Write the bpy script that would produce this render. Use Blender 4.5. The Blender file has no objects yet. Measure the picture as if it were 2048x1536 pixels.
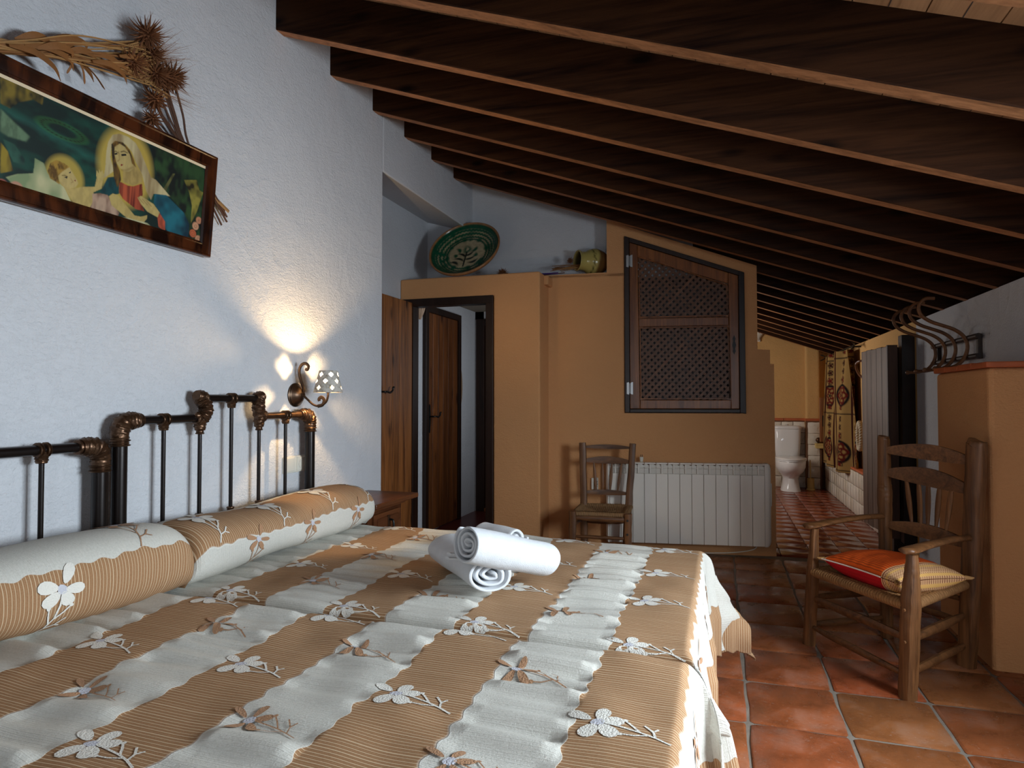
import bpy, math, random
import numpy as np
from mathutils import Vector, Matrix
from math import sin, cos, pi, radians, atan, sqrt
random.seed(7)
rng = np.random.default_rng(7)
S = bpy.context.scene
COL = S.collection

# ------------------------------------------------------------------ camera, world, light, exposure
cam = bpy.data.cameras.new('camera'); co = bpy.data.objects.new('camera', cam); COL.objects.link(co)
cam.sensor_width = 36; cam.lens = 36*1300/2048; cam.clip_start = .02
co.location = (2.1, 0, 1.2); co.rotation_euler = (pi/2+atan(32/1300), 0, radians(17.75))
S.camera = co
S.view_settings.view_transform = 'Standard'; S.view_settings.look = 'None'
S.view_settings.exposure = 0.0; S.view_settings.gamma = 1; S.view_settings.use_curve_mapping = False
S.cycles.max_bounces = 7; S.cycles.diffuse_bounces = 4; S.cycles.glossy_bounces = 3
S.cycles.transmission_bounces = 4; S.cycles.sample_clamp_indirect = 6
S.cycles.caustics_reflective = False; S.cycles.caustics_refractive = False
W = bpy.data.worlds.new('sky'); S.world = W; W.use_nodes = True
bg = W.node_tree.nodes['Background']; bg.inputs[0].default_value = (.55, .72, 1, 1); bg.inputs[1].default_value = .5

def area(name, loc, rot, sx, sy, power, col):
    l = bpy.data.lights.new(name, 'AREA'); l.shape = 'RECTANGLE'; l.size = sx; l.size_y = sy
    l.energy = power; l.color = col
    o = bpy.data.objects.new(name, l); COL.objects.link(o); o.location = loc; o.rotation_euler = rot
    return o
# daylight through the low bedroom window in the right wall (beside the camera)
area('window_daylight', (3.96, 1.62, 1.42), (0, radians(58), 0), .85, 1.15, 172, (.80, .91, 1))
# soft fill light from an added, unseen window behind the camera
area('rear_fill_light', (2.65, -1.95, 1.42), (radians(70), 0, 0), 1.3, 1.0, 36, (.88, .94, 1))
# daylight through the bathroom window
area('bathroom_daylight', (1.02, 7.9, 1.45), (0, radians(-90), 0), .9, 1.1, 30, (1, .95, .90))

# fill light added in the hall to brighten its white walls
area('hall_fill_light', (.86, 5.75, 1.5), (0, radians(90), 0), .9, .7, 5, (.84, .92, 1))

# ------------------------------------------------------------------ mesh builder
LOC = {}
class MB:
    def __init__(s): s.v = []; s.f = []; s.m = []; s.uv = None; s.col = None
    def add(s, vs, fs, mi=0):
        b = len(s.v); s.v.extend([tuple(map(float, v)) for v in vs])
        for f in fs: s.f.append(tuple(b+i for i in f)); s.m.append(mi)
        return b
    def box(s, x0, x1, y0, y1, z0, z1, mi=0):
        vs = [(x, y, z) for z in (z0, z1) for y in (y0, y1) for x in (x0, x1)]
        s.add(vs, [(0,2,3,1),(4,5,7,6),(0,1,5,4),(2,6,7,3),(0,4,6,2),(1,3,7,5)], mi)
    def obox(s, c, ax, ay, az, hx, hy, hz, mi=0):
        c = Vector(c); ax = Vector(ax).normalized()*hx; ay = Vector(ay).normalized()*hy; az = Vector(az).normalized()*hz
        vs = [c+ax*i+ay*j+az*k for k in (-1,1) for j in (-1,1) for i in (-1,1)]
        s.add(vs, [(0,2,3,1),(4,5,7,6),(0,1,5,4),(2,6,7,3),(0,4,6,2),(1,3,7,5)], mi)
    def prism(s, poly, off, mi=0):
        n = len(poly); off = Vector(off); a = [Vector(p) for p in poly]
        vs = a+[p+off for p in a]
        fs = [tuple(range(n-1, -1, -1)), tuple(range(n, 2*n))]+[(i, (i+1) % n, n+(i+1) % n, n+i) for i in range(n)]
        s.add(vs, fs, mi)
    def rings(s, rs, closed=True, cap=True, mi=0):
        n = len(rs[0]); vs = [p for r in rs for p in r]; fs = []
        for i in range(len(rs)-1):
            for j in range(n if closed else n-1):
                k = (j+1) % n; fs.append((i*n+j, i*n+k, (i+1)*n+k, (i+1)*n+j))
        if cap and closed:
            fs.append(tuple(range(n-1, -1, -1))); fs.append(tuple((len(rs)-1)*n+j for j in range(n)))
        s.add(vs, fs, mi)
    def tube(s, pts, r, n=8, cap=True, mi=0, up=None, sq=2.0):
        pts = [Vector(p) for p in pts]; m = len(pts); rs = []
        u = None
        for i, p in enumerate(pts):
            t = (pts[min(i+1, m-1)]-pts[max(i-1, 0)]).normalized()
            if u is None:
                u = Vector(up) if up else (Vector((0,0,1)) if abs(t.z) < .9 else Vector((1,0,0)))
            u = (u-t*u.dot(t)).normalized(); w = t.cross(u)
            ri = r[i] if isinstance(r, (list, tuple)) and len(r) == m and not (m == 2 and isinstance(r, tuple)) else r
            a, b = ri if isinstance(ri, tuple) else (ri, ri)
            ring = []
            for k in range(n):
                th = 2*pi*(k+.5)/n; c, d = cos(th), sin(th)
                q = (abs(c)**sq+abs(d)**sq)**(-1/sq)
                ring.append(p+w*(a*c*q)+u*(b*d*q))
            rs.append(ring)
        s.rings(rs, True, cap, mi)
    def lathe(s, prof, o, ax=(0,0,1), n=24, mi=0, cap=False):
        ax = Vector(ax).normalized(); u = Vector((1,0,0)) if abs(ax.x) < .9 else Vector((0,1,0))
        u = (u-ax*u.dot(ax)).normalized(); w = ax.cross(u); o = Vector(o)
        s.rings([[o+ax*h+(u*cos(2*pi*k/n)+w*sin(2*pi*k/n))*r for k in range(n)] for r, h in prof], True, cap, mi)
    def ball(s, c, r, n=10, m=6, mi=0, sc=(1,1,1)):
        c = Vector(c)
        rs = [[c+Vector((sc[0]*r*sin(pi*i/m)*cos(2*pi*k/n), sc[1]*r*sin(pi*i/m)*sin(2*pi*k/n), sc[2]*r*cos(pi*i/m))) for k in range(n)] for i in range(m+1)]
        rs[0] = [c+Vector((1e-4*cos(2*pi*k/n), 1e-4*sin(2*pi*k/n), sc[2]*r)) for k in range(n)]
        rs[-1] = [c+Vector((1e-4*cos(2*pi*k/n), 1e-4*sin(2*pi*k/n), -sc[2]*r)) for k in range(n)]
        s.rings(rs[::-1], True, True, mi)
    def grid(s, P, uv=None, col=None, mi=0, wrap=False):     # P: (a,b,3) array
        a, b = P.shape[:2]; b0 = s.add(P.reshape(-1, 3), [], mi)
        i = np.arange(a-1)[:, None]; bb = b if wrap else b-1; j = np.arange(bb)[None, :]; k = (j+1) % b
        q = np.stack([i*b+j, (i+1)*b+j, (i+1)*b+k, i*b+k], -1).reshape(-1, 4)+b0
        s.f.extend(map(tuple, q.tolist())); s.m.extend([mi]*len(q))
        if uv is not None: s.uv = uv.reshape(-1, 2)
        if col is not None: s.col = col.reshape(-1, 3)
    def build(s, name, mats, parent=None, smooth=40, bevel=0, local=False, seg=2):
        off = Vector((0,0,0))
        if parent is not None and not local: off = LOC.get(parent.name, Vector((0,0,0)))
        me = bpy.data.meshes.new(name)
        vs = s.v if off.length == 0 else [(v[0]-off.x, v[1]-off.y, v[2]-off.z) for v in s.v]
        me.from_pydata(vs, [], s.f)
        for m in (mats if isinstance(mats, (list, tuple)) else [mats]): me.materials.append(m)
        if len(me.materials) > 1: me.polygons.foreach_set('material_index', s.m)
        if s.uv is not None:
            l = np.empty(len(me.loops), 'i'); me.loops.foreach_get('vertex_index', l)
            me.uv_layers.new(name='UVMap').data.foreach_set('uv', s.uv[l].astype('f').ravel())
        if s.col is not None:
            ca = me.color_attributes.new('print', 'FLOAT_COLOR', 'POINT')
            c = np.ones((len(me.vertices), 4), 'f'); c[:len(s.col), :3] = s.col; ca.data.foreach_set('color', c.ravel())
        if smooth:
            me.polygons.foreach_set('use_smooth', np.ones(len(me.polygons), bool))
            if smooth < 180: me.set_sharp_from_angle(angle=radians(smooth))
        me.update()
        return link(name, me, parent, bevel, seg)
def link(name, me, parent=None, bevel=0, seg=2):
    o = bpy.data.objects.new(name, me); COL.objects.link(o)
    if parent is not None: o.parent = parent; LOC[o.name] = LOC.get(parent.name, Vector((0,0,0)))
    if bevel:
        b = o.modifiers.new('edge', 'BEVEL'); b.width = bevel; b.segments = seg; b.limit_method = 'ANGLE'; b.angle_limit = radians(40)
    return o
def tag(o, label=None, cat=None, group=None, kind=None):
    if label: o['label'] = label
    if cat: o['category'] = cat
    if group: o['group'] = group
    if kind: o['kind'] = kind
    return o
def thing(name, label, cat, loc, group=None, kind=None, rotz=0):
    o = bpy.data.objects.new(name, None); COL.objects.link(o); o.location = loc; o.rotation_euler = (0,0,rotz)
    o.empty_display_size = .1
    LOC[o.name] = Vector(loc)
    return tag(o, label, cat, group, kind)
def struct(mb, name, mats, label=None, cat=None, **k):
    o = mb.build(name, mats, **k); return tag(o, label, cat, None, 'structure')
def one(f):
    m = MB(); f(m); return m
def bez(pts, n=8):   # catmull-rom through points
    P = [Vector(p) for p in pts]; P = [2*P[0]-P[1]]+P+[2*P[-1]-P[-2]]; out = []
    for i in range(1, len(P)-2):
        for k in range(n):
            t = k/n; a, b, c, d = P[i-1:i+3]
            out.append(.5*((2*b)+(c-a)*t+(2*a-5*b+4*c-d)*t*t+(3*b-a-3*c+d)*t**3))
    out.append(P[-2]); return out
def vnoise(x, y, seed=0):
    def h(i, j): 
        v = np.sin(i*127.1+j*311.7+seed*74.7)*43758.5453; return v-np.floor(v)
    xi, yi = np.floor(x), np.floor(y); fx, fy = x-xi, y-yi; fx = fx*fx*(3-2*fx); fy = fy*fy*(3-2*fy)
    return (h(xi,yi)*(1-fx)+h(xi+1,yi)*fx)*(1-fy)+(h(xi,yi+1)*(1-fx)+h(xi+1,yi+1)*fx)*fy-.5

# ------------------------------------------------------------------ materials
def lin(r, g, b):
    return tuple((c/255/12.92 if c/255 <= .04045 else ((c/255+.055)/1.055)**2.4) for c in (r, g, b))
class NT:
    def __init__(s, name, rough=.6, metal=0, spec=.5):
        s.m = bpy.data.materials.new(name); s.m.use_nodes = True; s.t = s.m.node_tree
        s.b = s.t.nodes['Principled BSDF']; s.b.inputs['Roughness'].default_value = rough
        s.b.inputs['Metallic'].default_value = metal; s.b.inputs['Specular IOR Level'].default_value = spec
    def n(s, ty, **k):
        x = s.t.nodes.new('ShaderNode'+ty)
        for a, v in k.items():
            if a.startswith('i_'):
                key = a[2:]; key = int(key) if key.isdigit() else key.replace('_', ' ')
                s.put(x.inputs[key], v)
            else: setattr(x, a, v)
        return x
    def put(s, inp, v):
        if hasattr(v, 'is_output'): s.t.links.new(v, inp)
        elif isinstance(v, bpy.types.Node): s.t.links.new(v.outputs[0], inp)
        elif isinstance(v, (tuple, list)) and len(v) == 3 and inp.type == 'RGBA': inp.default_value = (*v, 1)
        else: inp.default_value = v
    def obj(s, sc=(1,1,1), rot=(0,0,0), kind='Object'):
        c = s.n('TexCoord'); mp = s.n('Mapping'); s.put(mp.inputs[0], c.outputs[kind])
        mp.inputs['Scale'].default_value = sc; mp.inputs['Rotation'].default_value = rot
        return mp.outputs[0]
    def noise(s, vec, scale, det=3, rough=.5, dist=0):
        x = s.n('TexNoise'); s.put(x.inputs['Vector'], vec); x.inputs['Scale'].default_value = scale
        x.inputs['Detail'].default_value = det; x.inputs['Roughness'].default_value = rough; x.inputs['Distortion'].default_value = dist
        return x.outputs['Fac']
    def ramp(s, fac, stops):
        r = s.n('ValToRGB'); s.put(r.inputs[0], fac); e = r.color_ramp.elements
        while len(e) < len(stops): e.new(.5)
        for k, (p, c) in zip(e, stops): k.position = p; k.color = (*c, 1) if len(c) == 3 else c
        return r.outputs[0]
    def mix(s, f, a, b, mode='MIX'):
        x = s.n('MixRGB', blend_type=mode); s.put(x.inputs[0], f); s.put(x.inputs[1], a); s.put(x.inputs[2], b); return x.outputs[0]
    def math(s, op, a, b=0, c=0):
        x = s.n('Math', operation=op); s.put(x.inputs[0], a); s.put(x.inputs[1], b); s.put(x.inputs[2], c); return x.outputs[0]
    def bump(s, h, strength=.3, dist=.01, prev=None):
        x = s.n('Bump'); s.put(x.inputs['Height'], h); x.inputs['Strength'].default_value = strength; x.inputs['Distance'].default_value = dist
        if prev is not None: s.put(x.inputs['Normal'], prev)
        return x.outputs[0]
    def out(s, col=None, normal=None, rough=None):
        if col is not None: s.put(s.b.inputs['Base Color'], col)
        if normal is not None: s.put(s.b.inputs['Normal'], normal)
        if rough is not None: s.put(s.b.inputs['Roughness'], rough)
        return s.m
def plain(name, col, rough=.5, metal=0, bumpsc=0, bs=.2, var=.0):
    t = NT(name, rough, metal)
    v = t.obj(); c = col
    if var: c = t.mix(t.noise(v, 9, 4), tuple(x*(1-var) for x in col), tuple(min(1, x*(1+var)) for x in col))
    return t.out(c, t.bump(t.noise(v, bumpsc, 3), bs, .003) if bumpsc else None)
def plaster(name, col, vary, trowel=.5, grain=110):
    t = NT(name, .9, 0, .15); v = t.obj()
    big = t.noise(v, 1.6, 4, .55)
    c = t.mix(big, tuple(x*(1-vary) for x in col), tuple(min(1, x*(1+vary*.6)) for x in col))
    g = t.noise(v, grain, 3, .6)
    st = t.noise(t.obj((14, 5, 5), (.5, .3, .6)), 3.2, 5, .62, 1.6)
    n1 = t.bump(g, .55, .005)
    n2 = t.bump(t.noise(t.obj((1, 1, 2.4), (.5, .2, .4)), 34, 4, .62, .8), .55, .008, n1)
    n3 = t.bump(t.ramp(st, [(.42, (0,0,0)), (.5, (1,1,1)), (.56, (.2,.2,.2))]), trowel*.35, .008, n2)
    n4 = t.bump(big, .5, .06, n3)
    sw = t.noise(v, 1.5, 2, .5, 1.4)
    msk = t.ramp(t.noise(v, .9, 2), [(.5, (0,)*3), (.66, (1,)*3)])
    n5 = t.bump(t.math('MULTIPLY', msk, t.ramp(sw, [(.46, (0,)*3), (.492, (1,)*3), (.508, (.7,)*3), (.58, (.0,)*3)])), trowel*.32, .011, n4)
    return t.out(c, n5)
M = {}
M['white'] = plaster('white_plaster', (.63, .645, .675), .05, .8)
M['bathochre'] = plaster('bathroom_ochre_plaster', lin(208, 164, 106), .08, .35, 90)
M['orange'] = plaster('ochre_plaster', lin(212, 156, 106), .09, .35, 90)
def wood(name, dark, light, axis='x', rough=.45, fine=1.0, knots=False, spec=.4):
    t = NT(name, rough, 0, spec)
    sc = {'x': (.9, 16, 16), 'y': (16, .9, 16), 'z': (16, 16, .9)}[axis]
    oi = t.n('ObjectInfo'); co_ = t.n('TexCoord')
    ad = t.n('VectorMath', operation='ADD'); t.put(ad.inputs[0], co_.outputs['Object'])
    cm = t.n('CombineXYZ'); 
    for i in range(3): t.put(cm.inputs[i], t.math('MULTIPLY', oi.outputs['Random'], (3.1, 7.7, 5.3)[i]))
    t.put(ad.inputs[1], cm.outputs[0])
    mp = t.n('Mapping'); t.put(mp.inputs[0], ad.outputs[0]); mp.inputs['Scale'].default_value = tuple(x*fine for x in sc)
    g1 = t.noise(mp.outputs[0], 1.0, 6, .62, 1.2); g2 = t.noise(mp.outputs[0], 5.5, 4, .6, .4)
    g = t.math('ADD', t.math('MULTIPLY', g1, .7), t.math('MULTIPLY', g2, .3))
    c = t.ramp(g, [(.34, dark), (.62, light)])
    if knots:
        vo = t.n('TexVoronoi'); m2 = t.n('Mapping'); t.put(m2.inputs[0], ad.outputs[0])
        m2.inputs['Scale'].default_value = {'x': (2.4, 6.5, 6.5), 'y': (6.5, 2.4, 6.5), 'z': (6.5, 6.5, 2.4)}[axis]; t.put(vo.inputs['Vector'], m2.outputs[0]); vo.inputs['Scale'].default_value = 1.0
        c = t.mix(t.ramp(vo.outputs['Distance'], [(.07, (.92,)*3), (.2, (0,)*3)]), c, tuple(x*.3 for x in dark))
    c = t.mix(t.math('MULTIPLY', oi.outputs['Random'], .35), c, tuple(x*.6 for x in dark))
    return t.out(c, t.bump(g, .35, .004))
M['beam'] = wood('stained_beam', (.0075, .0021, .0008), (.050, .018, .0062), 'x', .6, .8, True, .10)
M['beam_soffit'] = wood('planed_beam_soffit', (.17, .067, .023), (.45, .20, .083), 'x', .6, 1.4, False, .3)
M['plank'] = wood('ceiling_plank', (.26, .12, .05), (.45, .23, .105), 'y', .6, 1, True)
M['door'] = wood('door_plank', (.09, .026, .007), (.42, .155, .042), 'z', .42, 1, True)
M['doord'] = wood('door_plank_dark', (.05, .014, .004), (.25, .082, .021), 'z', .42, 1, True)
M['frame'] = wood('door_frame', (.008, .0028, .0014), (.030, .0105, .0045), 'z', .45)
M['lattice'] = wood('lattice_slat', (.06, .022, .008), (.18, .07, .026), 'x', .5, .8)
M['shutter'] = wood('shutter_rail', (.09, .024, .006), (.36, .125, .03), 'z', .36, 1, True)
M['chair'] = wood('chair_wood', (.06, .022, .007), (.26, .11, .038), 'z', .45, 1.4)
M['chairx'] = wood('chair_slat_wood', (.055, .02, .006), (.22, .09, .03), 'x', .45, 1.4)
M['table'] = wood('nightstand_wood', (.055, .016, .006), (.15, .05, .018), 'y', .3)
M['greydoor'] = wood('weathered_plank', (.10, .06, .04), (.27, .185, .14), 'z', .45, 1.1)
M['greydoor_edge'] = wood('weathered_plank_edge', (.035, .014, .008), (.10, .045, .026), 'z', .5, 1.1)
M['rattan'] = wood('bentwood', (.10, .036, .012), (.24, .10, .036), 'x', .4)
M['darkwood'] = wood('dark_rail_wood', (.012, .006, .004), (.045, .022, .012), 'y', .5)
def bronze():
    t = NT('bronze', .34, .75, .5); v = t.obj(); n_ = t.noise(v, 40, 4)
    return t.out(t.mix(n_, (.035, .017, .010), (.16, .085, .045)), t.bump(t.noise(v, 70, 3), .25, .004))
M['bronze'] = bronze()
M['iron'] = plain('black_iron_tube', (.013, .009, .008), .28, .5, 30, .08, .3)
M['lampmetal'] = plain('lamp_bronze', (.075, .045, .028), .33, .8, 50, .08, .3)
M['blackiron'] = plain('black_iron', (.012, .011, .010), .45, .5, 60, .3)
M['steel'] = plain('steel', (.42, .42, .42), .4, .7)
M['enamel'] = plain('white_enamel', (.86, .80, .71), .32, 0)
M['enameld'] = plain('grille_enamel', (.70, .65, .57), .45, 0)
M['dark'] = plain('dark_slot', (.02, .018, .016), .7)
M['porcelain'] = plain('porcelain', (.80, .80, .78), .08)
M['plastic'] = plain('cream_plastic', (.74, .71, .62), .35)
M['yplastic'] = plain('yellow_plastic', lin(205, 175, 105), .4)
M['hallred'] = plain('hall_floor_tile', (.085, .012, .010), .3, 0, 30, .1, .3)
M['mattress'] = plain('mattress_ticking', (.6, .58, .52), .9)
M['straw'] = plain('dried_straw', (.24, .095, .024), .7, 0, 90, .4, .4)
M['straw2'] = plain('pale_straw', (.36, .185, .06), .7, 0, 90, .4, .4)
M['thistle'] = plain('dried_thistle', (.15, .052, .016), .8, 0, 60, .4, .5)
M['thistlec'] = plain('thistle_centre', (.30, .10, .025), .85, 0, 120, .6, .4)
M['stem'] = plain('dry_stem', (.085, .032, .014), .7, 0, 60, .3, .4)
M['shell'] = plain('glazed_shell', (.72, .70, .62), .4)
M['rope'] = plain('white_rope', (.5, .42, .3), .8)
M['leather'] = plain('curved_bracket', (.12, .04, .015), .4)
def towel():
    t = NT('terry_towel', .95, 0, .1); v = t.obj()
    return t.out(t.mix(t.noise(v, 30, 3), (.74, .76, .79), (.84, .86, .88)), t.bump(t.noise(v, 420, 3, .7), .8, .004, t.bump(t.noise(v, 26, 3), .3, .012)))
M['towel'] = towel()
def rush(name, a, b):
    t = NT(name, .75, 0, .3); v = t.obj()
    return t.out(t.mix(t.noise(v, 55, 4, .7), a, b), t.bump(t.noise(v, 200, 3), .5, .003))
M['rush'] = rush('rush_weave', (.12, .048, .016), (.38, .19, .068))
M['rushd'] = rush('old_rush_weave', (.12, .06, .024), (.33, .19, .085))
def terracotta():
    t = NT('terracotta_tile', .33, 0, .45); v = t.obj(); oi = t.n('ObjectInfo')
    a = t.mix(oi.outputs['Random'], (.17, .042, .016), (.22, .08, .028))
    b = t.mix(oi.outputs['Random'], (.33, .075, .026), (.30, .11, .036))
    c = t.mix(t.ramp(t.noise(v, 5.5, 5, .6), [(.35, (0,)*3), (.62, (1,)*3)]), a, b)
    spk = t.ramp(t.noise(v, 75, 4, .8), [(.60, (0,)*3), (.70, (1,)*3)])
    haze = t.ramp(t.noise(v, 4.2, 4, .7), [(.52, (0,)*3), (.78, (.32,)*3)])
    c = t.mix(t.math('MULTIPLY', spk, .35), c, (.5, .42, .36)); c = t.mix(haze, c, (.42, .33, .27))
    r = t.ramp(t.noise(v, 11, 4), [(.3, (.20,)*3), (.7, (.45,)*3)])
    return t.out(c, t.bump(t.noise(v, 22, 5, .65), .35, .006), r)
M['tile'] = terracotta()
M['grout'] = plain('floor_grout', (.21, .175, .14), .9, 0, 60, .6, .4)
def bathtile():
    t = NT('red_floor_tile', .17, 0, .5); v = t.obj(); oi = t.n('ObjectInfo')
    c = t.mix(oi.outputs['Random'], (.20, .040, .018), (.29, .07, .032))
    c = t.mix(t.math('MULTIPLY', t.noise(v, 6, 4), .5), c, (.15, .045, .025))
    return t.out(c, t.bump(t.noise(v, 12, 4), .12, .006))
M['btile'] = bathtile()
def walltile():
    t = NT('white_wall_tile', .25, 0, .4); v = t.obj(); oi = t.n('ObjectInfo')
    c = t.mix(oi.outputs['Random'], (.62, .54, .42), (.76, .70, .60))
    return t.out(t.mix(t.ramp(t.noise(v, 30, 4), [(.6, (0,)*3), (.75, (.5,)*3)]), c, (.4, .27, .16)), t.bump(t.noise(v, 18, 4), .25, .006))
M['wtile'] = walltile()
M['wgrout'] = plain('brown_grout', (.16, .075, .035), .9)
M['terra'] = plain('terracotta_trim', lin(178, 92, 50), .6, 0, 40, .4, .3)
def vcol(name, rough=.5, bumpsc=0, bs=.2, spec=.4):
    t = NT(name, rough, 0, spec); a = t.n('VertexColor'); a.layer_name = 'print'
    return t.out(a.outputs[0], t.bump(t.noise(t.obj(), bumpsc, 3), bs, .002) if bumpsc else None)
M['print'] = vcol('paper_print', .55, 0)
M['glaze'] = vcol('glazed_dish', .22, 60, .2)
M['curtain'] = vcol('printed_curtain', .9, 300, .4, .1)
M['cushion'] = vcol('woven_cushion', .85, 350, .5, .15)
M['pot'] = vcol('glazed_pot', .2, 50, .15)
def tortoise():
    t = NT('lacquered_frame', .25, 0, .5); v = t.obj((1, 9, 9))
    c = t.ramp(t.noise(t.obj((1, 7, 2)), 2.2, 3, .5, .6), [(.42, (.011, .003, .0015)), (.62, (.07, .018, .005))])
    return t.out(c)
M['pframe'] = tortoise()
def cloth():
    t = NT('bedspread_cloth', .92, 0, .1)
    uv = t.n('UVMap'); sp = t.n('SeparateXYZ'); t.put(sp.inputs[0], uv.outputs[0]); s_, t_ = sp.outputs[0], sp.outputs[1]
    wob = t.math('ADD', t.math('MULTIPLY', t.math('SINE', t.math('MULTIPLY', t_, 96.0)), .0042), t.math('MULTIPLY', t.math('SINE', t.math('MULTIPLY', t_, 41.0)), .003))
    w2 = t.math('MULTIPLY', t.math('SUBTRACT', t.noise(uv.outputs[0], 7, 2), .5), .03)
    ph = t.math('DIVIDE', t.math('SUBTRACT', t.math('ADD', t.math('ADD', s_, wob), w2), .4955), .44)
    fr = t.math('FRACT', ph)
    white = t.ramp(fr, [(.0, (1,)*3), (.004, (0,)*3), (.496, (0,)*3), (.5, (1,)*3)])
    edge = t.ramp(t.math('ABSOLUTE', t.math('SUBTRACT', fr, .5)), [(.0, (1,)*3), (.014, (0,)*3)])
    # weft lines of the tan stripe
    ln = t.n('TexNoise', noise_dimensions='1D'); t.put(ln.inputs['W'], t.math('MULTIPLY', t_, 70)); ln.inputs['Scale'].default_value = 1; ln.inputs['Detail'].default_value = 2
    per = t.math('FRACT', t.math('ADD', t.math('DIVIDE', t_, .0098), t.math('MULTIPLY', ln.outputs[0], .5)))
    line = t.ramp(per, [(.0, (1,)*3), (.15, (1,)*3), (.24, (0,)*3), (.52, (0,)*3), (.58, (.45,)*3), (.64, (0,)*3), (.94, (0,)*3), (1, (1,)*3)])
    weave = t.noise(t.obj((1, 1, 1)), 330, 2, .7)
    tan = t.mix(weave, lin(132, 95, 65), lin(176, 135, 98))
    tan = t.mix(t.math('MULTIPLY', line, .62), tan, lin(228, 204, 170))
    fz = t.noise(t.obj(), 190, 4, .8)
    wh = t.mix(fz, lin(188, 184, 172), lin(232, 230, 222))
    c = t.mix(white, tan, wh); c = t.mix(t.math('MULTIPLY', edge, .5), c, lin(240, 238, 230))
    h = t.math('ADD', t.math('MULTIPLY', fz, t.math('MULTIPLY', white, 1.4)), t.math('MULTIPLY', line, .6))
    return t.out(c, t.bump(h, .55, .004, t.bump(weave, .2, .002)))
M['cloth'] = cloth()
M['embw'] = plain('white_embroidery', lin(226, 222, 212), .9, 0, 260, .9, .12)
M['embt'] = plain('tan_embroidery', lin(172, 131, 98), .9, 0, 260, .9, .2)
M['embc'] = plain('flower_centre_thread', lin(196, 196, 204), .8, 0, 260, .9, .2)
def shadem():
    t = NT('lamp_shade_metal', .6, 0, .3); v = t.obj()
    tr = t.n('BsdfTranslucent'); 
    return t.out(t.mix(t.ramp(t.noise(v, 55, 4, .7), [(.45, (0,)*3), (.7, (1,)*3)]), (.50, .47, .42), (.24, .19, .13)))
M['lshade'] = shadem()
def emis(name, col, st):
    t = NT(name); t.b.inputs['Emission Color'].default_value = (*col, 1); t.b.inputs['Emission Strength'].default_value = st
    return t.out(col)
M['bulb'] = emis('lamp_bulb', (1, .72, .36), 16)
M['glassp'] = plain('pane_glass', (.8, .85, .9), .05)
def canemat():
    t = NT('cane_mat', .9); v = t.obj((1, 26, 1))
    w = t.n('TexWave'); t.put(w.inputs[0], t.obj((1,1,1), (0,0,.5))); w.inputs['Scale'].default_value = 14; w.inputs['Distortion'].default_value = .6
    return t.out(t.mix(w.outputs['Fac'], (.16, .12, .085), (.36, .30, .23)), t.bump(w.outputs['Fac'], .5, .004))
M['cane'] = canemat()

def roofz(x): return 3.05-.355*x            # underside of the beams
SL = math.atan(.355); CS = cos(SL)

# ------------------------------------------------------------------ room shell
# floor
fl = MB(); fl.box(-.6, 3.9, -1.8, 5.42, -.12, -.0045); fl = struct(fl, 'floor', M['grout'], smooth=0)
def tilemesh(name, w, d, h, mat, jit=.004, ch=.006, seed=0):
    r = random.Random(seed); m = MB()
    base = [(-w/2, -d/2), (w/2, -d/2), (w/2, d/2), (-w/2, d/2)]
    pts = []
    for i in range(4):
        a, b = Vector(base[i]), Vector(base[(i+1) % 4])
        for k in (.03, .35, .65, .97): pts.append(a.lerp(b, k)+Vector((r.uniform(-jit, jit), r.uniform(-jit, jit))))
    rs = [[(p.x, p.y, 0) for p in pts], [(p.x, p.y, h-ch*.7) for p in pts], [(p.x*(1-2*ch/w), p.y*(1-2*ch/d), h) for p in pts]]
    m.rings(rs); me = bpy.data.meshes.new(name); me.from_pydata(m.v, [], m.f); me.materials.append(mat)
    me.polygons.foreach_set('use_smooth', np.ones(len(me.polygons), bool)); me.set_sharp_from_angle(angle=radians(50)); me.update()
    return me
tms = [tilemesh('floor_tile', .331, .372, .016, M['tile'], .005, .007, k) for k in range(6)]
for i in range(-8, 5):
    for j in range(-7, 8):
        x = 2.19+.345*(i+.5); y = 2.6+.385*(j+.5)
        if x < 1.0 and y < 2.9: continue
        if x > 3.6 or (x < .2 and y < 3.9) or x < -.5 or y > 5.35: continue
        o = link('floor_tile', tms[(i*5+j*3) % 6], fl); o.location = (x, y, -.013+random.uniform(-.0012, .0012))
        o.rotation_euler = (random.uniform(-.003, .003), random.uniform(-.003, .003), random.uniform(-.012, .012)+(pi if random.random() < .5 else 0))
fb = MB(); fb.box(.95, 3.9, 5.42, 9.9, -.12, -.012); fb = struct(fb, 'floor_bathroom', M['wgrout'], smooth=0)
bms = [tilemesh('floor_tile', .226, .226, .014, M['btile'], .0012, .003, 20+k) for k in range(3)]
for i in range(-5, 3):
    for j in range(0, 19):
        x = 2.77+.23*(i+.5); y = 5.46+.23*(j+.5)
        if x > 3.5 or y > 9.75 or (x < 2.4 and y < 6.1): continue
        o = link('floor_tile', bms[(i+j*2) % 3], fb); o.location = (x, y, -.012); o.rotation_euler = (random.uniform(-.003, .003), random.uniform(-.003, .003), 0)
fh = MB(); fh.box(-.6, .95, 5.42, 7.8, -.12, .0); struct(fh, 'floor_hall', M['hallred'], smooth=0)

# left wall with the recess for the open door
wl = MB(); wl.box(-.5, 0, -1.8, 3.78, -.1, 3.34)
wl.prism([(0, 3.78, 2.70), (0, 3.78, 3.34), (-.5, 3.78, 3.34), (-.5, 3.78, 2.84)], (0, 1.66, 0))
wl.box(-.58, -.44, 3.6, 7.8, -.1, 2.9)
struct(wl, 'wall_left', M['white'], smooth=0, bevel=.012, seg=3)
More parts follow.
